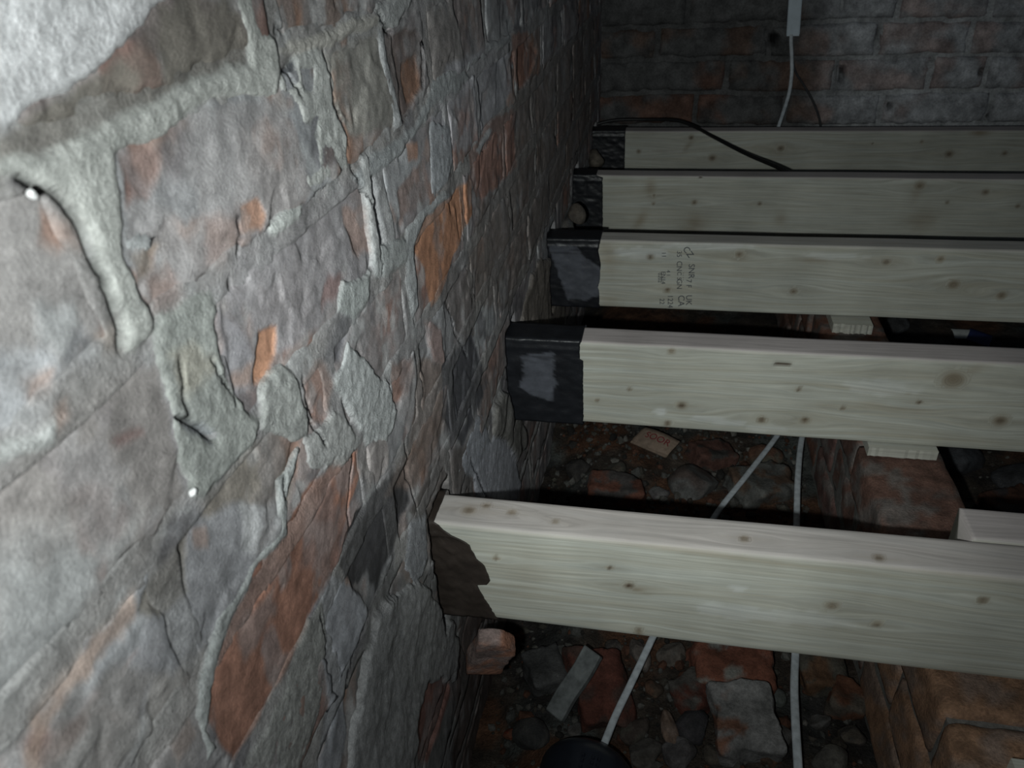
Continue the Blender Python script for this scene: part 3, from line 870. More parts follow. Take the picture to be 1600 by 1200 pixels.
def build_sleeper():
    xs = np.linspace(SX0 + .006, SX1 - .006, 8); ys = np.arange(.05, 2.375, .03); 
    ring = []
    prof = [(SX0 + .006, -.46), (SX0 + .006, STOP - .014), (SX1 - .006, STOP - .014), (SX1 - .006, -.46)]
    V = []; C = []
    for y in ys:
        for (x, z) in prof:
            V.append((x + .002 * math.sin(y * 60), y, z)); C.append((.16, .155, .145))
    n = len(prof); Q = []
    for i in range(len(ys) - 1):
        for j in range(n):
            a = i * n + j; b = i * n + (j + 1) % n
            Q.append((a, b, b + n, a + n))
    Q.append((0, 3, 2, 1))
    e = (len(ys) - 1) * n
    Q.append((e, e + 1, e + 2, e + 3))
    wall = link('wall_sleeper', mesh_np('core', np.array(V), np.array(Q), smooth=False, attrs={'Col': np.array(C)}), M_MORTAR,
                label='low brick sleeper wall crossing under the joists', cat='wall', kind='structure')
    rnd = random.Random(21)
    top = STOP
    for c in range(3):
        zc = top - .0375 - .082 * c
        y = .085 + (.115 if c % 2 else 0)
        i = 0
        while y < 2.34:
            L_ = min(.215, 2.36 - y)
            if L_ < .06: break
            dx = rnd.uniform(-.005, .005); dz = rnd.uniform(-.003, .001) if c == 0 else 0
            if c == 0 and .5 < y < .75: dx += .004; dz -= .004
            col = rnd.choice([(.145, .08, .062), (.17, .085, .06), (.13, .075, .065)])
            if y < .7: col = (.25, .145, .09)
            me = rough_box(SX1 - SX0, L_ , .074, rnd.randint(1, 9999), res=.010, amp=.0016, chip=.16, col=col, col2=(.15, .13, .12) if y > .7 else (.21, .15, .12), mix=.42)
            o = link('brick', me, M_ROCK, wall)
            o.location = ((SX0 + SX1) / 2 + dx, y + L_ / 2, zc + dz)
            y += L_ + .010; i += 1
    return wall


wall_sleeper = build_sleeper()


# ------------------------------------------------------------------ joists
def build_joist(idx, yr, h, x0, x1, label, knots=(), stains=(), pales=(), slits=(), endprof=None, top_tint=.8, res=.0032, t=JT, name='floor_joist', group='floor joists', z_top=0.0, seed=0, parent_things=True):
    """timber beam along x; ring of points round the section, columns along the length. front face at yr - t"""
    yf = yr - t
    rr = .0018
    ring = []   # (y, z, face) ; face 0 front 1 bottom 2 back 3 top
    nz = max(8, int(h / .0042))
    for z in np.linspace(-rr, -h + rr, nz): ring.append((yf, z, 0))
    for y in np.linspace(yf + rr, yr - rr, 4): ring.append((y, -h, 1))
    for z in np.linspace(-h + rr, -rr, 6): ring.append((yr, z, 2))
    for y in np.linspace(yr - rr, yf + rr, 12): ring.append((y, 0, 3))
    ring = np.array(ring); nr = len(ring)
    dense_end = min(x1, 1.12)
    xs = np.concatenate([np.arange(x0, dense_end, res), np.array([dense_end, x1]) if x1 > dense_end + .01 else np.array([x1])])
    nx = len(xs)
    X = np.repeat(xs[:, None], nr, 1)
    Y = np.repeat(ring[None, :, 0], nx, 0); Z = np.repeat(ring[None, :, 1], nx, 0); F = np.repeat(ring[None, :, 2], nx, 0)
    if endprof is not None:
        ez, ex = zip(*endprof)
        sh = np.interp(-Z, [-z for z in ez], ex)
        w = np.clip(1 - (X - x0) / .09, 0, 1)
        X = X + sh * w
    bow = .0012 * fbm(X * 2 + idx * 7, Z * 3, 500 + idx, 2)
    Yo = Y + bow
    Zo = Z + .0008 * fbm(X * 5 + idx * 3, Y * 5, 520 + idx, 2) + z_top
    # grain coordinate: runs round the section
    v = np.where(F == 0, Z, np.where(F == 3, (Y - yf) * .8 + .5, np.where(F == 1, -(Y - yf) - .3 - h, 1.2 + Z))) + idx * 3.1 + seed
    gv = v + .010 * fbm(X * 1.6 + idx, Z * 4, 540 + idx, 3) + .0025 * fbm(X * 6, Z * 14, 546 + idx, 2)
    knot = np.zeros_like(X); stain = np.zeros_like(X); pale = np.zeros_like(X)
    for (kx, kv, r, dark, face) in knots:
        m = F == face
        w = Z if face == 0 else Y
        dx = (X - kx) / 1.25; dv = w - kv
        dxs = (X - kx) / 4.0
        rho = np.sqrt(dx ** 2 + dv ** 2); rs_ = np.sqrt(dxs ** 2 + dv ** 2)
        R = r * 2.0
        gv = gv - np.where(m, dv * np.minimum(1, R * R / np.maximum(rs_ ** 2, 1e-9)) * .75, 0)
        gv = gv + np.where(m & (rho < r * 1.3), rho * 1.4, 0)
        stain = np.maximum(stain, np.where(m, np.exp(-(rho / (r * 1.15)) ** 2.4) * .8, 0))
        stain = np.maximum(stain, np.where(m, np.exp(-((X - kx) / (r * 7)) ** 2 - (dv / (r * .55)) ** 2) * .28, 0))
        knot = np.maximum(knot, np.where(m, np.exp(-(rho / (r * .6)) ** 2.2) * dark, 0))
    sn = fbm(X * 60, Z * 90 + Y * 90, 560 + idx, 3)
    for (sx_, sv_, ax, av, amt, rot, face) in stains:
        m = F == face
        w = Z if face == 0 else Y
        dx = X - sx_; dv = w - sv_
        c, s = math.cos(rot), math.sin(rot)
        e = ((dx * c + dv * s) / ax) ** 2 + ((-dx * s + dv * c) / av) ** 2
        stain = np.maximum(stain, np.where(m, np.exp(-e * (1 + .6 * sn)) * amt, 0))
    for (sx_, sv_, ax, av, amt, face) in pales:
        m = F == face
        w = Z if face == 0 else Y
        e = ((X - sx_) / ax) ** 2 + ((w - sv_) / av) ** 2
        pale = np.maximum(pale, np.where(m, sm(1.1, .5, e + .9 * sn) * amt, 0))
    for (sx_, sv_, ax, av, face) in slits:
        m = F == face
        w = Z if face == 0 else Y
        e = ((X - sx_) / ax) ** 2 + ((w - sv_ - .0012 * np.sin((X - sx_) / ax * 2)) / av) ** 2
        k = np.where(m, sm(1.3, .6, e), 0)
        knot = np.maximum(knot, k)
        Yo = Yo + k * .004
    top = np.where(F == 3, top_tint, 0) + np.where((F == 0) & (Z > -.0035), .35, 0)
    V = np.stack([X, Yo, Zo], -1).reshape(-1, 3)
    q = np.arange(nx * nr).reshape(nx, nr)
    a = q[:-1]; b = q[1:]
    Q = np.stack([a, np.roll(a, -1, 1), np.roll(b, -1, 1), b], -1).reshape(-1, 4)
    Q = Q[:, ::-1]
    # caps
    n0 = len(V)
    cen = np.array([V[q[0]].mean(0), V[q[-1]].mean(0)])
    V = np.concatenate([V, cen])
    T = []
    for i in range(nr):
        j = (i + 1) % nr
        T.append((q[0, i], q[0, j], n0)); T.append((q[-1, j], q[-1, i], n0 + 1))

    def ext(A): return np.concatenate([A.ravel(), [A.ravel()[0]] * 2])
    me = mesh_np('timber', V, Q, np.array(T), attrs={'gx': ext(X + idx * 5.3), 'gv': ext(gv), 'knot': ext(np.clip(knot, 0, 1)), 'stain': ext(np.clip(stain, 0, 1)),
                                                      'top': ext(top), 'pale': ext(np.clip(pale, 0, 1))})
    root = bpy.data.objects.new(name, None)
    COL.objects.link(root)
    root.empty_display_size = .05
    root.location = (x0, yr - t / 2, -h + z_top)
    root['label'] = label; root['category'] = 'joist'
    if group: root['group'] = group
    o = link('timber', me, M_WOOD, root)
    o.matrix_parent_inverse = Matrix.Translation(root.location).inverted()
    return root


def wrap(root, yr, h, xl, edge, sheen_smear=None, col=(.012, .013, .016), off=.0022, t=JT, wrinkle=.0012, seed=0, name='end_wrap', sheen_smear_col=(.075, .08, .095), top_x=None):
    """plastic sheet folded over the joist end; edge = [(height below the top, x)] of its right border"""
    yf = yr - t - off; yb = yr + off
    pts = []
    for y in np.linspace(yb, yf, 9): pts.append((y, off, 0))
    for z in np.linspace(off, -h - off, 46)[1:]: pts.append((yf, z, 1))
    for y in np.linspace(yf, yb, 8)[1:]: pts.append((y, -h - off, 2))
    for z in np.linspace(-h - off, off, 8)[1:]: pts.append((yb, z, 3))
    pts = np.array(pts)
    ez, ex = zip(*edge)
    ed = np.interp(-pts[:, 1], ez, ex)
    ed = ed + .0012 * fbm(pts[:, 1] * 300 + seed, pts[:, 1] * 7, 601 + seed, 3)
    ed = np.where(pts[:, 2] == 3, ex[0], ed)
    if top_x is not None: ed = np.where(pts[:, 2] == 0, top_x, ed)
    nx = 44
    s = np.linspace(0, 1, nx)
    X = xl + s[:, None] * (ed[None, :] - xl)
    Y = np.repeat(pts[None, :, 0], nx, 0); Z = np.repeat(pts[None, :, 1], nx, 0); F = np.repeat(pts[None, :, 2], nx, 0)
    wv = wrinkle * (np.abs(fbm(X * 45 + seed, Z * 70 + Y * 70, 611 + seed, 4)) * 2.2)
    wv = wv + .0018 * np.exp(-((Z + .012) / .0022) ** 2) * (F == 1)
    Yo = Y - np.where(F == 1, wv, 0) + np.where(F == 3, wv, 0)
    Zo = Z + np.where(F == 0, wv * .6, 0) - np.where(F == 2, wv * .5, 0)
    C = np.repeat(np.array(col)[None, None], nx, 0).repeat(len(pts), 1).astype(float)
    if sheen_smear:  # grey patches in the colour: mortar smear, and one painted reflection
        for poly in sheen_smear:
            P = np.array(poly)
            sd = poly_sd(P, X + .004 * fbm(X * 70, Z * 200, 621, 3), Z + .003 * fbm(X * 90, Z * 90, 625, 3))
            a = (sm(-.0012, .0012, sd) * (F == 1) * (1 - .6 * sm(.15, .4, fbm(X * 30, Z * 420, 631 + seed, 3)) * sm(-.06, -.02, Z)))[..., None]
            C = C * (1 - a) + np.array(sheen_smear_col)[None, None] * a
    V = np.stack([X, Yo, Zo], -1).reshape(-1, 3)
    n = len(pts)
    q = np.arange(nx * n).reshape(nx, n)
    Q = np.stack([q[:-1, :-1], q[:-1, 1:], q[1:, 1:], q[1:, :-1]], -1).reshape(-1, 4)
    me = mesh_np('wrap', V, Q, attrs={'Col': C.reshape(-1, 3)})
    o = link(name, me, M_DPC, root)
    o['label'] = 'black plastic damp proof sheet folded round the joist end'
    o.matrix_parent_inverse = Matrix.Translation(root.location).inverted()
    md = o.modifiers.new('thick', 'SOLIDIFY'); md.thickness = .0012; md.offset = -1
    return o


def kf(j, lst):
    """knots given in the picture -> on the front face of joist j"""
    out = []
    yf = JOIST_REAR[j] - JT
    for (px, py, r, d) in lst:
        p = onY(px, py, yf); out.append((p[0], p[2], r, d, 0))
    return out


def kt(lst):
    out = []
    for (px, py, r, d) in lst:
        p = onZ(px, py, 0); out.append((p[0], p[1], r, d, 3))
    return out


def sf(j, lst):
    yf = JOIST_REAR[j] - JT
    out = []
    for (px, py, ax, av, amt, rot) in lst:
        p = onY(px, py, yf); out.append((p[0], p[2], ax, av, amt, rot, 0))
    return out


def pf(j, lst):
    yf = JOIST_REAR[j] - JT
    out = []
    for (px, py, ax, av, amt) in lst:
        p = onY(px, py, yf); out.append((p[0], p[2], ax, av, amt, 0))
    return out


XEND = 1.95
# joist against the far wall
j1 = build_joist(0, JOIST_REAR[0], JH[0], -.25, XEND, 'pale joist farthest from the camera, crossed by a black cable',
                 knots=kf(0, [(1080, 215, .006, .9), (1113, 247, .008, .7), (1220, 232, .009, .6), (998, 237, .005, .8), (1483, 241, .008, .6), (1363, 224, .002, .9), (1440, 222, .004, .3), (1570, 240, .006, .5)]) + kt([(1538, 197, .007, .6)]),
                 stains=sf(0, [(1035, 236, .05, .0025, .5, .03), (1075, 228, .02, .007, .5, .9), (1220, 232, .024, .018, .4, 0), (1530, 208, .02, .008, .8, 0)]),
                 pales=pf(0, [(1040, 236, .055, .003, .5)]), top_tint=1.0)
wrap(j1, JOIST_REAR[0], JH[0], -.27, [(-.01, -.125), (.2, -.125)], seed=1)
j2 = build_joist(1, JOIST_REAR[1], JH[1], -.25, XEND, 'pale joist second from the far wall with brown fan shaped stains',
                 knots=kf(1, [(1022, 306, .003, .95), (1021, 318, .003, .9), (1085, 316, .005, .85), (1187, 318, .004, .8), (1437, 290, .008, .4), (1540, 300, .006, .6), (1590, 322, .004, .5), (1480, 316, .003, .8)]),
                 stains=sf(1, [(1016, 293, .012, .022, .55, 0), (1000, 345, .011, .026, .6, -.5), (1086, 348, .022, .02, .55, 0), (1080, 358, .03, .012, .5, 0), (1220, 342, .014, .016, .45, 0), (1440, 345, .03, .025, .45, 0), (1432, 300, .012, .02, .4, 0)]),
                 slits=[(lambda p: (p[0], p[2], .012, .0012, 0))(onY(1090, 278, JOIST_REAR[1] - JT))], top_tint=.9)
wrap(j2, JOIST_REAR[1], JH[1], -.27, [(-.01, -.166), (0.0, -.164), (.004, -.150), (.2, -.147)], seed=2)
j3 = build_joist(2, JOIST_REAR[2], JH[2], -.25, XEND, 'pale joist in the middle of the five, stamped with black ink',
                 knots=kf(2, [(1043, 453, .005, .8), (1016, 402, .005, .75), (1155, 398, .006, .6), (1240, 455, .006, .5), (1385, 410, .006, .5), (1490, 445, .008, .4), (1565, 462, .006, .6), (1470, 405, .005, .5)]),
                 stains=sf(2, [(950, 400, .016, .03, .45, .3), (950, 470, .02, .015, .35, 0), (1160, 398, .012, .010, .5, .6), (1270, 407, .03, .005, .5, -.1), (1150, 430, .05, .006, .25, .05), (1385, 410, .03, .014, .35, 0)]),
                 pales=pf(2, [(1000, 395, .05, .012, .5), (1100, 385, .09, .008, .5), (1300, 400, .06, .006, .4)]), top_tint=.45)
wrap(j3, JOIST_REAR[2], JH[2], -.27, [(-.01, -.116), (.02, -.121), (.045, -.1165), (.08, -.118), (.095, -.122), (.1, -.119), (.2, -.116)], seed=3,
     sheen_smear=[[(-.215, -.01), (-.16, -.012), (-.15, -.03), (-.112, -.055), (-.112, -.105), (-.145, -.122), (-.18, -.12), (-.2, -.06)]])
p_slit = onY(1220, 570, JOIST_REAR[3] - JT)
j4 = build_joist(3, JOIST_REAR[3], JH[3], -.25, XEND, 'pale joist second from the camera, black wrapped end and a short dark slit',
                 knots=kf(3, [(1065, 634, .006, .9), (1043, 662, .005, .95), (1190, 656, .005, .95), (1258, 656, .005, .95), (1317, 637, .003, .9), (1248, 608, .003, .95), (1436, 628, .003, .9), (1490, 592, .013, .25), (1563, 657, .008, .7), (1049, 549, .004, .5), (933, 627, .003, .6), (984, 609, .003, .4)]),
                 stains=sf(3, [(1520, 578, .02, .008, .4, .5), (1290, 635, .02, .006, .3, 0), (1400, 640, .07, .004, .35, -.03), (1360, 630, .02, .006, .3, 0), (960, 548, .09, .0025, .3, -.04)]),
                 pales=pf(3, [(1032, 644, .012, .008, .7), (1110, 655, .03, .006, .5), (1140, 660, .03, .005, .5), (1380, 605, .05, .015, .35), (1190, 668, .03, .008, .3)]),
                 slits=[(p_slit[0], p_slit[2], .0145, .0022, 0)], top_tint=1.0)
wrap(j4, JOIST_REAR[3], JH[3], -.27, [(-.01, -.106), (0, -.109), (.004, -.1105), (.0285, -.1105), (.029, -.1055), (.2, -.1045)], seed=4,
     sheen_smear=[[(-.195, -.025), (-.148, -.017), (-.146, -.075), (-.153, -.1), (-.185, -.092), (-.2, -.08), (-.193, -.05)]])  # grey rippled reflection on the plastic, painted into its colour
j5 = build_joist(4, JOIST_REAR[4], JH[4], -.24, XEND, 'pale joist nearest the camera with a ragged tarred end at the wall',
                 knots=kf(4, [(953, 886, .003, .7), (983, 914, .0045, 1.0), (998, 984, .004, .7), (1535, 938, .004, .8), (1300, 946, .005, .4), (775, 872, .003, .5), (1370, 975, .004, .4)]) + kt([(1163, 841, .004, .7), (1373, 871, .004, .7), (868, 814, .003, .8), (733, 797, .006, .55), (760, 790, .004, .4), (800, 800, .004, .3)]),
                 stains=sf(4, [(992, 919, .012, .003, .7, -.3), (998, 988, .003, .008, .6, .1), (1000, 838, .06, .003, .5, -.05), (1120, 866, .09, .004, .4, -.06), (1400, 884, .25, .005, .35, -.06), (1180, 930, .10, .003, .25, -.05), (820, 900, .03, .03, .2, 0)]),
                 pales=pf(4, [(970, 838, .02, .003, .8), (1155, 918, .01, .006, .5), (1150, 955, .05, .01, .4), (1250, 965, .05, .012, .3)]), top_tint=.75,
                 endprof=[(0, .0), (-.02, .0), (-.06, .02), (-.08, .018), (-.13, .045)])
wrap(j5, JOIST_REAR[4], JH[4] - .004, -.235, [(-.01, -.210), (.004, -.205), (.010, -.197), (.022, -.178), (.04, -.171), (.05, -.163), (.070, -.158), (.076, -.161), (.078, -.173), (.10, -.166), (.13, -.153), (.2, -.152)],
     col=(.032, .025, .021), seed=5, wrinkle=.0018, off=.0028, top_x=-.212)['label'] = 'ragged dark tar and mortar skin round the joist end'
# end grime on the nearest joist's upper face
j6 = build_joist(5, .604 + .048, .13, .300, XEND, 'short joist lapped behind the nearest joist at the right edge', top_tint=1.0,
                 knots=[], group='floor joists', seed=1.3)

# stamp on the middle joist
def text_part(body, size, root, mat, origin, xdir, updir, name, label, ext=.00012, wear=None):
    cu = bpy.data.curves.new('t', 'FONT')
    cu.body = body; cu.size = size; cu.extrude = ext; cu.align_x = 'CENTER'; cu.align_y = 'CENTER'
    tmp = bpy.data.objects.new('t', cu); COL.objects.link(tmp)
    dg = bpy.context.evaluated_depsgraph_get()
    me = bpy.data.meshes.new_from_object(tmp.evaluated_get(dg))
    bpy.data.objects.remove(tmp)
    o = link(name, me, mat, root)
    xd = Vector(xdir).normalized(); ud = Vector(updir); ud = (ud - xd * ud.dot(xd)).normalized(); nd = xd.cross(ud)
    m = Matrix((xd, ud, nd)).transposed().to_4x4()
    m.translation = Vector(origin)
    if root is not None:
        o.matrix_parent_inverse = Matrix.Translation(root.location).inverted()
    o.matrix_basis = m
    o['label'] = label
    return o


yfs = JOIST_REAR[2] - JT - .0016
for (px, py, s, body, rot) in [(1075, 394, .013, 'CZ', 0), (1061, 397, .010, '35', 1), (1037, 398, .009, '11', 1), (1080, 424, .0125, 'SNR', 1), (1076, 443, .011, '7 F', 1),
                               (1061, 416, .011, 'CN', 1), (1061, 431, .009, 'C 5', 1), (1061, 444, .011, 'GN', 1), (1068, 432, .006, '- - - -', 1), (1036, 434, .009, 'EN14', 1), (1031, 434, .008, '0202', 1), (1044, 427, .008, '4 1', 1),
                               (1076, 469, .0125, 'UK', 1), (1064, 470, .0135, 'CA', 1), (1047, 471, .011, '1224', 1), (1034, 471, .010, '22', 1)]:
    p = onY(px, py, yfs)
    text_part(body, s * 1.25, j3, M_INK, (p[0], yfs, p[2]), (0.05, 0, -1) if rot else (.6, 0, -.8), (1, 0, 0.05) if rot else (.8, 0, .6), 'printed_stamp', 'faint black ink grading stamp')

# ------------------------------------------------------------------ packers between sleeper wall and joists
def packer(x0, x1, y0, y1, z0, z1, label, seed, rag=0.0):
    n = 20
    xs = np.linspace(x0, x1, n); ys = np.linspace(y0, y1, 8); zs = [z0, z1]
    V = []; Q = []
    rag_ = rag * (np.random.RandomState(seed).rand(n) - .5)
    for z in zs:
        for j, y in enumerate(ys):
            for i, x in enumerate(xs):
                V.append((x, y + (rag_[i] if j == 0 else 0), z))
    m = n * len(ys)
    def I(k, j, i): return k * m + j * n + i
    for j in range(len(ys) - 1):
        for i in range(n - 1):
            Q.append((I(1, j, i), I(1, j, i + 1), I(1, j + 1, i + 1), I(1, j + 1, i)))
            Q.append((I(0, j, i), I(0, j + 1, i), I(0, j + 1, i + 1), I(0, j, i + 1)))
    for i in range(n - 1):
        Q.append((I(0, 0, i), I(0, 0, i + 1), I(1, 0, i + 1), I(1, 0, i)))
        k = len(ys) - 1
        Q.append((I(0, k, i), I(1, k, i), I(1, k, i + 1), I(0, k, i + 1)))
    for j in range(len(ys) - 1):
        Q.append((I(0, j, 0), I(1, j, 0), I(1, j + 1, 0), I(0, j + 1, 0)))
        Q.append((I(0, j, n - 1), I(0, j + 1, n - 1), I(1, j + 1, n - 1), I(1, j, n - 1)))
    V = np.array(V)
    z_ = np.zeros(len(V))
    me = mesh_np('packer', V, np.array(Q), smooth=False, attrs={'gx': V[:, 0] + seed, 'gv': V[:, 1] * 1.3 + V[:, 2] + seed, 'knot': z_, 'stain': z_ + .12, 'top': z_, 'pale': z_ + .2})
    return link('timber_packer', me, M_WOOD, None, label, 'packer', 'timber packers on the sleeper wall')


yf3 = JOIST_REAR[2] - JT; yf4 = JOIST_REAR[3] - JT
a = onY(1308, 510, yf3 - .03); b = onY(1372, 512, yf3 - .03)
packer(.305, .372, yf3 - .030, JOIST_REAR[2] + .01, STOP + .002, -JH[2] - .0015, 'thin ragged timber packer under the stamped joist', 3, .006)
packer(.296, .386, yf4 - .010, JOIST_REAR[3] + .02, STOP + .002, -JH[3] - .0015, 'thin timber packer under the joist with the dark slit', 5, .002)
packer(.325, .40, .30, .474, STOP + .001, STOP + .022, 'pale timber offcut at the bottom right corner', 8, .0)

# ------------------------------------------------------------------ cables
def tube(name, pts, w, hgt, mat, label, cat, group=None, closed_ends=True, seg=10, sub=10, up=(0, 0, 1)):
    P = [Vector(p) for p in pts]
    # Catmull-Rom
    path = []
    Q = [P[0] * 2 - P[1]] + P + [P[-1] * 2 - P[-2]]
    for i in range(1, len(Q) - 2):
        p0, p1, p2, p3 = Q[i - 1], Q[i], Q[i + 1], Q[i + 2]
        for s in range(sub):
            t = s / sub
            path.append(.5 * ((2 * p1) + (p2 - p0) * t + (2 * p0 - 5 * p1 + 4 * p2 - p3) * t * t + (3 * p1 - p0 - 3 * p2 + p3) * t ** 3))
    path.append(P[-1])
    V = []
    n = len(path)
    for i, p in enumerate(path):
        d = (path[min(i + 1, n - 1)] - path[max(i - 1, 0)]).normalized()
        s = d.cross(Vector(up))
        if s.length < 1e-4: s = Vector((1, 0, 0))
        s.normalize(); u = s.cross(d).normalized()
        for k in range(seg):
            a = 2 * math.pi * k / seg
            ca, sa = math.cos(a), math.sin(a)
            e = .6
            V.append(p + s * (w / 2 * math.copysign(abs(ca) ** e, ca)) + u * (hgt / 2 * math.copysign(abs(sa) ** e, sa)))
    Qd = []
    for i in range(n - 1):
        for k in range(seg):
            a = i * seg + k; b = i * seg + (k + 1) % seg
            Qd.append((a, b, b + seg, a + seg))
    V = np.array([v[:] for v in V])
    T = []
    V = np.concatenate([V, [path[0][:], path[-1][:]]])
    c0, c1 = n * seg, n * seg + 1
    for k in range(seg):
        T.append((c0, (k + 1) % seg, k)); T.append((c1, (n - 1) * seg + k, (n - 1) * seg + (k + 1) % seg))
    me = mesh_np(name, V, np.array(Qd), np.array(T))
    return link(name, me, mat, None, label, cat, group)


def gp(px, py, dz=.012):
    """point lying on the earth seen at this place of the photograph"""
    z = GZ0
    for _ in range(4):
        p = onZ(px, py, z)
        z = float(ground_h(np.array([p[0]]), np.array([p[1]]))[0]) + dz
    return onZ(px, py, z)


c_top = onY(1238, 40, BY - .022)
tube('power_cable', [c_top, onY(1236, 62, BY - .022), onY(1237, 90, BY - .022), onY(1237, 115, BY - .028), onY(1233, 145, BY - .045), onY(1225, 172, BY - .07), onY(1217, 196, BY - .10), onY(1208, 225, BY - .115), onY(1206, 262, BY - .118)],
     .0095, .006, M_CABLE, 'grey white cable hanging from the white trunking on the far wall', 'cable', 'grey white cables', up=(0, 1, 0))
# second cable stays on the earth: runs under the joists to the near edge, on the left of the pair
pa = [(1262, 600), (1238, 645), (1210, 687), (1165, 745), (1118, 805), (1070, 890), (1018, 1000), (985, 1070), (962, 1118), (945, 1160), (938, 1178)]
tube('power_cable', [gp(x, y, .046) for x, y in pa], .0098, .006, M_CABLE, 'grey white cable running diagonally under the near joists to the black pipe', 'cable', 'grey white cables')
pb = [(1262, 488), (1274, 512), (1284, 545), (1280, 600), (1262, 650), (1252, 690), (1247, 740), (1245, 800), (1244, 900), (1243, 1010), (1241, 1070), (1243, 1130), (1247, 1200), (1250, 1290)]
tube('power_cable', [gp(x, y, .044) for x, y in pb], .0105, .006, M_CABLE, 'grey white cable running straight toward the camera beside the sleeper wall', 'cable', 'grey white cables')
yj1 = JOIST_REAR[0]
tube('black_cable', [onY(925, 196, yj1 + .06), onY(960, 188, yj1 + .06), onY(1010, 187, yj1 + .05), onY(1055, 188, yj1 + .02), onZ(1085, 198, .0055), onY(1115, 214, yj1 - .10), onY(1165, 240, yj1 - .20), onY(1222, 265, JOIST_REAR[1] + .06), onY(1262, 290, JOIST_REAR[1] + .035), onY(1280, 330, JOIST_REAR[1] + .03)],
     .0082, .0082, M_BLACKCABLE, 'thin black cable slanting over the farthest joist', 'cable')
tube('dark_cable', [onY(1236, 62, BY - .02), onY(1238, 90, BY - .016), onY(1243, 112, BY - .016), onY(1257, 135, BY - .016), onY(1270, 158, BY - .02), onY(1280, 185, BY - .025), onY(1284, 215, BY - .03)],
     .006, .006, M_DARKCABLE, 'dark grey cable curving down the far wall beside the white one', 'cable')

# trunking
def build_trunking():
    p = onY(1238.5, 56, BY - .02)
    w, d, t = .032, .018, .0022
    z0, z1 = p[2], 1.2
    xc = p[0]
    yb = BY - .006
    lean = .006
    prof = [(-w / 2, 0), (-w / 2, -d), (w / 2, -d), (w / 2, 0), (w / 2 - t, 0), (w / 2 - t, -d + t), (-w / 2 + t, -d + t), (-w / 2 + t, 0)]
    root = bpy.data.objects.new('cable_trunking', None); COL.objects.link(root)
    root.location = (xc, yb, z0)
    root['label'] = 'white plastic trunking fixed upright on the far wall'; root['category'] = 'trunking'
    V = []; Q = []
    for z in (0, z1 - z0):
        for (x, y) in prof: V.append((x - z * .065, y, z))
    n = len(prof)
    for k in range(n): Q.append((k, (k + 1) % n, n + (k + 1) % n, n + k))
    Q += [(0, 1, 6, 7), (1, 2, 5, 6), (2, 3, 4, 5)]
    link('channel', mesh_np('channel', np.array(V), np.array(Q), smooth=False), M_PVC, root)
    # clip on lid
    V = []; Q = []
    lp = [(-w / 2 - .0008, -d + .004), (-w / 2 - .0008, -d - .0016), (-w / 2 + .002, -d - .0026), (w / 2 - .002, -d - .0026), (w / 2 + .0008, -d - .0016), (w / 2 + .0008, -d + .004), (w / 2, -d + .004), (w / 2, -d), (-w / 2, -d), (-w / 2, -d + .004)]
    for z in (.004, z1 - z0):
        for (x, y) in lp: V.append((x - z * .065, y, z))
    n = len(lp)
    for k in range(n): Q.append((k, (k + 1) % n, n + (k + 1) % n, n + k))
    link('lid', mesh_np('lid', np.array(V), np.array(Q), smooth=False), M_PVC, root)


build_trunking()

# ------------------------------------------------------------------ rubble on the earth
def put(o, px, py, sx, sy, sz, rot, sink=.3):
    z = GZ0
    for _ in range(4):
        p = onZ(px, py, z)
        g = float(ground_h(np.array([p[0]]), np.array([p[1]]))[0])
        z = g + sz * (.5 - sink)
    p = onZ(px, py, z)
    o.location = (p[0], p[1], z)
    o.rotation_euler = (rot[0], rot[1], rot[2])


def bf(px, py, w, d, h, seed, col, col2, mix, label, rot=(0, 0, 0), sink=.3, chip=.5, group='brick fragments in the rubble', name='brick_fragment', cat='brick'):
    me = rough_box(w, d, h, seed, res=.0045, amp=.0065, chip=chip, col=[c * .62 for c in col], col2=[c * .62 for c in col2], mix=mix)
    o = link(name, me, M_ROCK, None, label, cat, group)
    put(o, px, py, w, d, h, rot, sink)
    return o


def sf_(px, py, w, d, h, seed, col, col2, mix, label, rot=(0, 0, 0), sink=.3, group='stones in the rubble'):
    o = link('stone', stone(w, d, h, seed, [c * .62 for c in col], [c * .62 for c in col2], mix), M_ROCK, None, label, 'stone', group)
    put(o, px, py, w, d, h, rot, sink)
    return o


RB = (.22, .085, .055); RD = (.15, .055, .04); GR = (.20, .20, .195); DK = (.055, .055, .06); LM = (.28, .275, .25); TN = (.24, .165, .125)
bf(1140, 1043, .105, .085, .05, 11, RB, LM, .30, 'red brick piece speckled with lime below the nearest joist', (.1, .05, .1))
bf(1164, 1130, .078, .088, .050, 12, (.27, .265, .26), (.24, .12, .08), .10, 'pale grey worn half brick with an orange edge', (.15, -.1, .12), sink=.2)
sf_(1046, 1136, .022, .055, .02, 13, TN, (.3, .22, .18), .5, 'small pinkish flake of stone beside the dark stone', (0, .2, .25), sink=.1)
sf_(1082, 1132, .05, .06, .035, 14, DK, (.07, .065, .07), .5, 'dark grey stone left of the pale half brick', (0, 0, .4))
bf(935, 1075, .075, .12, .05, 15, RD, (.10, .06, .05), .4, 'dark red brick lying left of the diagonal cable', (.2, .1, .35))
bf(1084, 1086, .052, .05, .035, 16, RD, (.12, .11, .10), .5, 'dull red brick piece in the middle of the rubble', (-.1, .2, .8))
sf_(1062, 1178, .045, .045, .03, 17, (.11, .10, .10), (.16, .15, .15), .5, 'grey stone at the bottom edge near the black pipe', (0, 0, .2))
sf_(1050, 1022, .05, .04, .03, 18, (.17, .145, .125), (.2, .18, .16), .5, 'light brown stone just under the edge of the nearest joist', (0, 0, .7))
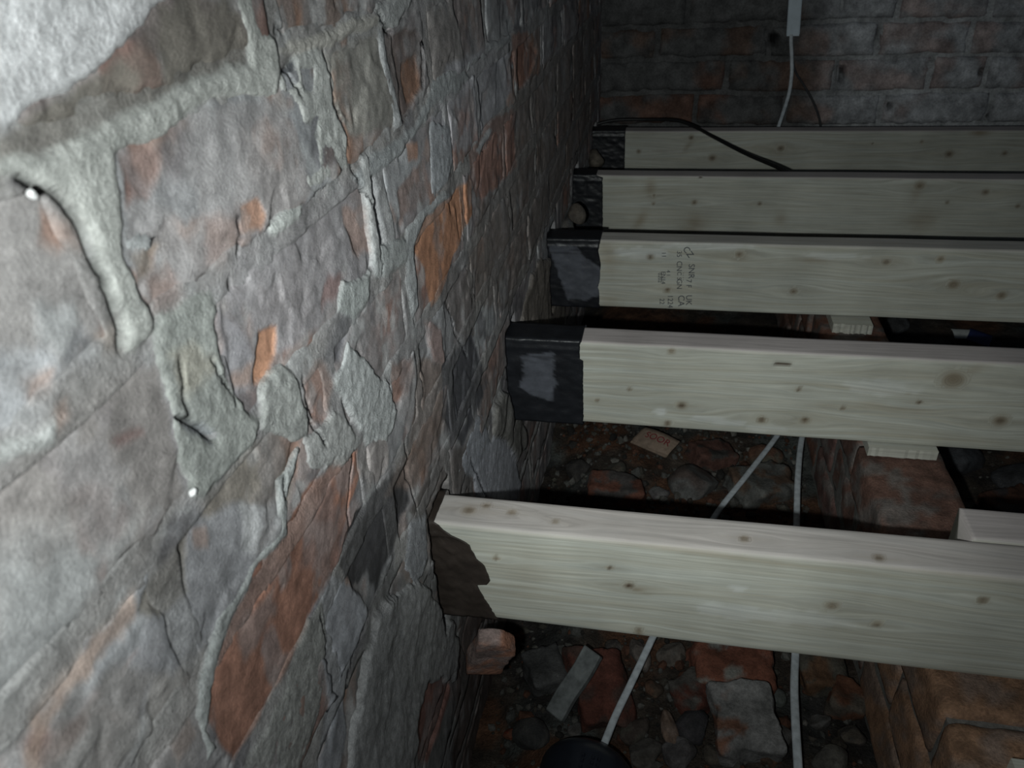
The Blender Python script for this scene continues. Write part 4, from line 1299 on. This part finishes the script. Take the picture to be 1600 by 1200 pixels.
sf_(1000, 1022, .03, .06, .03, 19, (.17, .145, .13), (.22, .19, .17), .5, 'upright brown stone touching the diagonal cable', (0, 0, .2))
sf_(1090, 1025, .025, .025, .02, 20, LM, (.22, .22, .21), .5, 'small pale lump of lime beside the red brick', (0, 0, .2))
bf(1280, 1058, .060, .055, .045, 21, (.17, .095, .055), (.12, .11, .09), .5, 'brown brick piece between straight cable and sleeper wall', (0, .1, .2))
bf(1322, 1092, .040, .05, .035, 22, (.19, .085, .05), (.13, .11, .09), .5, 'orange brown brick chip leaning against the sleeper wall', (0, .15, -.2))
sf_(1300, 1188, .05, .04, .03, 23, (.17, .16, .14), (.12, .11, .1), .5, 'grey brown stone at the bottom edge by the straight cable', (0, 0, .1))
sf_(1195, 1010, .03, .03, .02, 24, (.2, .2, .19), (.15, .15, .14), .5, 'small grey stone under the joist right of the red brick', (0, 0, .5))
sf_(1210, 1090, .035, .03, .02, 25, (.15, .16, .15), (.1, .11, .1), .5, 'greenish grey stone left of the straight cable', (0, 0, .5))
sf_(990, 1140, .05, .035, .03, 26, (.12, .11, .09), (.09, .07, .06), .5, 'brown clod right of the black pipe', (0, 0, .9))
sf_(800, 1148, .025, .02, .015, 27, (.24, .055, .03), (.2, .08, .05), .5, 'small bright red chip in the dark corner', (0, 0, .5), sink=.1)
sf_(830, 1150, .05, .05, .04, 28, (.09, .085, .08), (.06, .06, .06), .5, 'dark lump of mortar in the corner by the wall', (0, 0, .5))
bf(850, 1050, .05, .06, .035, 29, (.075, .075, .075), (.10, .10, .10), .5, 'grey lump under the leaning slat', (0, .1, .5), name='brick_fragment')
sf_(1005, 1180, .06, .05, .03, 30, (.09, .08, .07), (.12, .11, .1), .5, 'brown clod at the bottom edge right of the pipe', (0, 0, .3))
for i, (px, py, w, lab) in enumerate([(1120, 1180, .035, 'brown clod below the pale half brick at the bottom edge'), (1215, 1150, .04, 'flat grey stone between the half brick and the straight cable'), (1200, 1185, .03, 'small brown stone in the bottom corner of the rubble beside the straight cable'),
                                        (960, 1010, .035, 'dark stone in the shadow under the nearest joist'), (900, 1140, .03, 'small dark stone just behind the black pipe'), (1020, 1075, .035, 'grey lump right of the diagonal cable'),
                                        (1330, 1150, .04, 'brown stone at the foot of the sleeper wall'), (1280, 1130, .035, 'small rust stone right of the straight cable'), (1185, 1050, .03, 'little pale stone right of the lime speckled brick')]):
    sf_(px, py, w, w * .8, w * .6, 200 + i, [(.13, .11, .09), (.17, .165, .16), (.11, .08, .06)][i % 3], [(.09, .08, .075), (.14, .13, .12), (.16, .09, .06)][i % 3], .5, lab, (0, .1 * i, .4 * i))
# between the two nearest joists
sf_(1085, 755, .095, .09, .06, 31, (.15, .15, .145), (.11, .085, .075), .4, 'large rounded grey stone between the two nearest joists', (0, .1, .3))
bf(965, 768, .10, .05, .045, 32, (.19, .08, .055), (.10, .09, .085), .4, 'red brick end just above the nearest joist', (0, 0, -.1))
bf(1190, 760, .11, .08, .05, 33, (.13, .085, .06), (.15, .15, .14), .5, 'mottled brick piece between the two cables', (.1, .1, .5))
sf_(1195, 715, .07, .07, .05, 34, (.12, .115, .09), (.17, .09, .06), .45, 'brown stone behind the mottled brick piece', (0, 0, .2))
bf(1110, 715, .09, .06, .05, 35, (.14, .07, .055), (.07, .065, .06), .5, 'dull red brick piece beside the cardboard packet', (0, .2, .4))
sf_(905, 735, .06, .06, .05, 36, (.07, .065, .06), (.05, .045, .045), .5, 'dark stone near the wall between the two nearest joists', (0, 0, .4))
sf_(1030, 770, .04, .03, .025, 37, (.16, .155, .15), (.12, .11, .11), .5, 'small grey stone right of the red brick end', (0, 0, .4))
sf_(960, 735, .05, .04, .03, 38, (.09, .085, .07), (.12, .10, .08), .5, 'earthy stone behind the red brick end', (0, 0, .9))
# right of the sleeper wall
sf_(1498, 718, .10, .09, .06, 41, (.10, .105, .115), (.06, .06, .065), .45, 'dark bluish stone right of the sleeper wall', (0, 0, .3))
sf_(1588, 748, .08, .08, .05, 42, (.08, .08, .085), (.12, .12, .13), .45, 'dark stone at the right edge behind the nearest joist', (0, 0, .8))
bf(1580, 800, .10, .07, .05, 43, (.13, .06, .04), (.07, .06, .06), .5, 'dark red brick piece at the right edge', (0, .1, .5))
sf_(1400, 510, .08, .06, .05, 44, (.12, .125, .13), (.08, .08, .08), .45, 'grey stone right of the sleeper wall under the stamped joist', (0, 0, .8))
# fallen brick shard under the end of the nearest joist
me = rough_box(.046, .024, .10, 51, res=.004, amp=.004, chip=.75, col=(.34, .17, .115), col2=(.25, .19, .175), mix=.6)
o = link('brick_shard', me, M_ROCK, None, 'pinkish brick shard wedged under the end of the nearest joist', 'brick')
p = onY(767, 1016, .588); o.location = (p[0], p[1], p[2]); o.rotation_euler = (.35, .22, .3)

# packing stones and mortar lumps round the joist pockets
def lump(px, py, w, d, h, seed, col, col2, label, rot=(0, 0, 0), out=.0):
    me = stone(w, d, h, seed, col, col2, .5)
    o = link('packing_stone', me, M_ROCK, None, label, 'stone', 'packing stones round the joist ends')
    p = onX(px, py, WX + out)
    o.location = (p[0], p[1], p[2]); o.rotation_euler = rot
    return o


lump(902, 336, .04, .05, .05, 62, (.10, .085, .07), (.08, .07, .06), 'small tan stone packed beside the second far joist', out=.03)
lump(885, 360, .05, .14, .07, 63, (.11, .11, .11), (.14, .13, .12), 'dark packing stone under the second far joist end', out=.0)
lump(930, 248, .05, .09, .05, 64, (.14, .12, .095), (.10, .085, .07), 'small dark stone packed under the farthest joist end', out=.015)

# ------------------------------------------------------------------ leaning slat, pipe, packet, scraps
def box_obj(name, sx, sy, sz, mat, label, cat, loc, rot, bevel=.0015, parent=None, bend=0.0, nseg=10):
    bm = bmesh.new()
    bmesh.ops.create_cube(bm, size=1.0)
    bmesh.ops.scale(bm, vec=(sx, sy, sz), verts=bm.verts)
    es = [e for e in bm.edges if abs(e.verts[0].co.y - e.verts[1].co.y) > sy * .9]
    bmesh.ops.subdivide_edges(bm, edges=es, cuts=nseg, use_grid_fill=True)
    for v in bm.verts:
        t = v.co.y / (sy / 2)
        v.co.z += bend * (1 - t * t)
        v.co.x += .03 * sx * math.sin(v.co.y * 90)
    bmesh.ops.bevel(bm, geom=[e for e in bm.edges if len(e.link_faces) == 2 and e.calc_face_angle(0) > .7], offset=bevel, segments=1, affect='EDGES')
    me = bpy.data.meshes.new(name); bm.to_mesh(me); bm.free()
    o = link(name, me, mat, parent, label, cat)
    o.location = loc; o.rotation_euler = rot
    return o


p0 = gp(866, 1118, .02); p1 = onZ(928, 1018, -.33)
d = Vector(p1) - Vector(p0)
ang = math.atan2(d.y, d.x) - math.pi / 2
pitch = math.atan2(d.z, math.hypot(d.x, d.y))
box_obj('old_batten', .028, d.length, .012, M_GREYWOOD, 'weathered grey slat leaning on rubble below the nearest joist', 'batten', tuple((Vector(p0) + Vector(p1)) / 2), (pitch, 0, ang))

# black ribbed pipe at the bottom edge
def build_pipe():
    root = bpy.data.objects.new('drain_pipe', None); COL.objects.link(root)
    root['label'] = 'black ribbed plastic pipe at the bottom edge of the picture'; root['category'] = 'pipe'
    p = gp(918, 1172, .0)
    R = .058
    root.location = (p[0], p[1] - .10, p[2])
    root.rotation_euler = (0, 0, -.12)
    # lies along y, far end capped by a dome; a seam with two stitched ribs on top
    seg = 48
    rows = []
    for t in np.linspace(-.30, .045, 60): rows.append((t, R))
    for a in np.linspace(.05, 1, 12): rows.append((.045 + .035 * math.sin(a * math.pi / 2), R * math.cos(a * math.pi / 2 * .999)))
    V = []
    for (y, r) in rows:
        for k in range(seg):
            a = 2 * math.pi * k / seg
            V.append((r * math.cos(a), y, r * math.sin(a) + .030))
    i = np.arange(len(V)).reshape(len(rows), seg)
    Q = np.stack([i[:-1], np.roll(i[:-1], -1, 1), np.roll(i[1:], -1, 1), i[1:]], -1).reshape(-1, 4)
    link('barrel', mesh_np('barrel', np.array(V), Q), M_PIPE, root)
    for a in (1.62, 1.42, 1.30):
        V = []; Q = []
        for j in range(46):
            y0 = -.29 + j * .0072
            rr = R + .0001
            pts = []
            for (da, dy, dr) in ((-.035, 0, 0), (.035, 0, 0), (.035, .0042, 0), (-.035, .0042, 0), (-.022, .0008, .0022), (.022, .0008, .0022), (.022, .0034, .0022), (-.022, .0034, .0022)):
                V.append(((rr + dr) * math.cos(a + da), y0 + dy, (rr + dr) * math.sin(a + da) + .030))
            b = j * 8
            Q += [(b + 4, b + 5, b + 6, b + 7), (b, b + 1, b + 5, b + 4), (b + 1, b + 2, b + 6, b + 5), (b + 2, b + 3, b + 7, b + 6), (b + 3, b, b + 4, b + 7)]
        o = link('rib', mesh_np('rib', np.array(V), np.array(Q), smooth=False), M_PIPE, root)
        o['kind'] = 'stuff'


build_pipe()

# cardboard packet with red lettering
def build_packet():
    A = Vector(onZ(1000, 668, -.352)); B = Vector(onZ(1053, 690, -.352)); 
    xd = (B - A); L_ = xd.length + .004; xd.normalize()
    dn = Vector(onZ(1048, 712, -.362)) - Vector(onZ(1053, 690, -.352))
    ud = -(dn - xd * dn.dot(xd)).normalized()
    nd = xd.cross(ud)
    root = bpy.data.objects.new('cardboard_packet', None); COL.objects.link(root)
    root['label'] = 'small curved cardboard packet with red lettering on the rubble'; root['category'] = 'packet'
    c = (A + B) / 2 + dn * .5
    m = Matrix((xd, ud, nd)).transposed().to_4x4(); m.translation = c
    root.matrix_world = m
    W, Hh = L_, .042
    nx, nyy = 16, 6
    V = []; Q = []
    for s in (0, 1):
        for j in range(nyy):
            for i in range(nx):
                x = (i / (nx - 1) - .5) * W; y = (j / (nyy - 1) - .5) * Hh
                z = .006 * math.cos(x / W * 3.0) - s * .0012 + (.004 * (1 - j / 1.5) if j < 2 else 0) * 0
                if j == 0: z -= .003
                V.append((x + .1 * y, y + .10 * abs(x) * 0, z))
    m_ = nx * nyy
    for j in range(nyy - 1):
        for i in range(nx - 1):
            a = j * nx + i
            Q.append((a, a + 1, a + nx + 1, a + nx)); Q.append((m_ + a, m_ + a + nx, m_ + a + nx + 1, m_ + a + 1))
    for i in range(nx - 1):
        Q.append((i, m_ + i, m_ + i + 1, i + 1)); a = (nyy - 1) * nx + i; Q.append((a, a + 1, m_ + a + 1, m_ + a))
    for j in range(nyy - 1):
        a = j * nx; Q.append((a, a + nx, m_ + a + nx, m_ + a)); a += nx - 1; Q.append((a, m_ + a, m_ + a + nx, a + nx))
    link('card', mesh_np('card', np.array(V), np.array(Q)), M_CARD, root)
    # folded lip along the lower edge
    lip = box_obj('lip', W * .98, .005, .003, M_CARD, 'pale folded lip', None, (0, -Hh / 2 - .002, .002), (0, 0, 0), bevel=.0005, parent=root)
    cu = bpy.data.curves.new('t', 'FONT'); cu.body = 'SOOR'; cu.size = .020; cu.extrude = .0002; cu.align_x = 'CENTER'; cu.align_y = 'CENTER'
    tmp = bpy.data.objects.new('t', cu); COL.objects.link(tmp)
    me = bpy.data.meshes.new_from_object(tmp.evaluated_get(bpy.context.evaluated_depsgraph_get())); bpy.data.objects.remove(tmp)
    for v in me.vertices: v.co.z += .006 * math.cos(v.co.x / W * 3.0) + .0006
    o = link('lettering', me, M_REDINK, root); o.location = (.004, .004, 0)
    o['label'] = 'red printed lettering'


build_packet()

p = gp(1505, 522, .03)
box_obj('paper_scrap', .05, .03, .002, M_PAPER, 'white paper scrap on the ground right of the sleeper wall', 'paper', tuple(p), (.3, .1, .2), bevel=.0004, bend=.003)
p = gp(1530, 528, .02)
box_obj('plastic_scrap', .05, .045, .003, M_BLUE, 'dark blue plastic scrap beside the white paper', 'plastic', tuple(p), (.2, .2, -.3), bevel=.0006, bend=.004)

# plaster chip stuck to the wall
me = stone(.004, .004, .005, 71, (.8, .8, .8), (.75, .75, .76), .5)
o = link('plaster_chip', me, M_CHIP, None, 'tiny white plaster chip on the green mortar of the left wall', 'chip')
p = onX(302, 770, WX + .005); o.location = tuple(p)
me = stone(.0035, .0035, .004, 72, (.8, .8, .8), (.75, .75, .76), .5)
o = link('plaster_chip', me, M_CHIP, None, 'tiny white speck on the crack of the left wall near the left edge', 'chip')
p = onX(50, 304, WX + .006); o.location = tuple(p)

# ------------------------------------------------------------------ gravel nobody could count
def build_gravel():
    rs = np.random.RandomState(5)
    n = 5200
    base = []
    bm = bmesh.new(); bmesh.ops.create_icosphere(bm, subdivisions=1, radius=1.0)
    P = np.array([v.co[:] for v in bm.verts]); F = np.array([[v.index for v in f.verts] for f in bm.faces]); bm.free()
    VV = []; FF = []; CC = []
    pal = np.array([(.10, .085, .07), (.15, .15, .14), (.20, .19, .17), (.15, .07, .045), (.06, .055, .05), (.17, .165, .15), (.12, .11, .09)])
    x = rs.uniform(-.2, .28, n); y = rs.uniform(.35, 1.7, n)
    k2 = rs.rand(n) < .2
    x = np.where(k2, rs.uniform(.41, .9, n), x)
    s = .0025 * np.exp(rs.normal(.2, .55, n)); s = np.clip(s, .0015, .013)
    g = ground_h(x, y)
    for i in range(n):
        Q = P * (1 + .35 * rs.uniform(-1, 1, (len(P), 1))) * s[i] * rs.uniform(.6, 1.2, 3)
        Q = Q + np.array([x[i], y[i], g[i] + s[i] * .25])
        VV.append(Q); FF.append(F + i * len(P)); c = pal[rs.randint(len(pal))] * rs.uniform(.35, .6)
        CC.append(np.repeat(c[None], len(P), 0))
    me = mesh_np('gravel', np.concatenate(VV), None, np.concatenate(FF), smooth=False, attrs={'Col': np.concatenate(CC)})
    link('gravel', me, M_ROCK, None, 'fine gravel and crumbs of mortar scattered over the earth', 'gravel', None, 'stuff')


build_gravel()
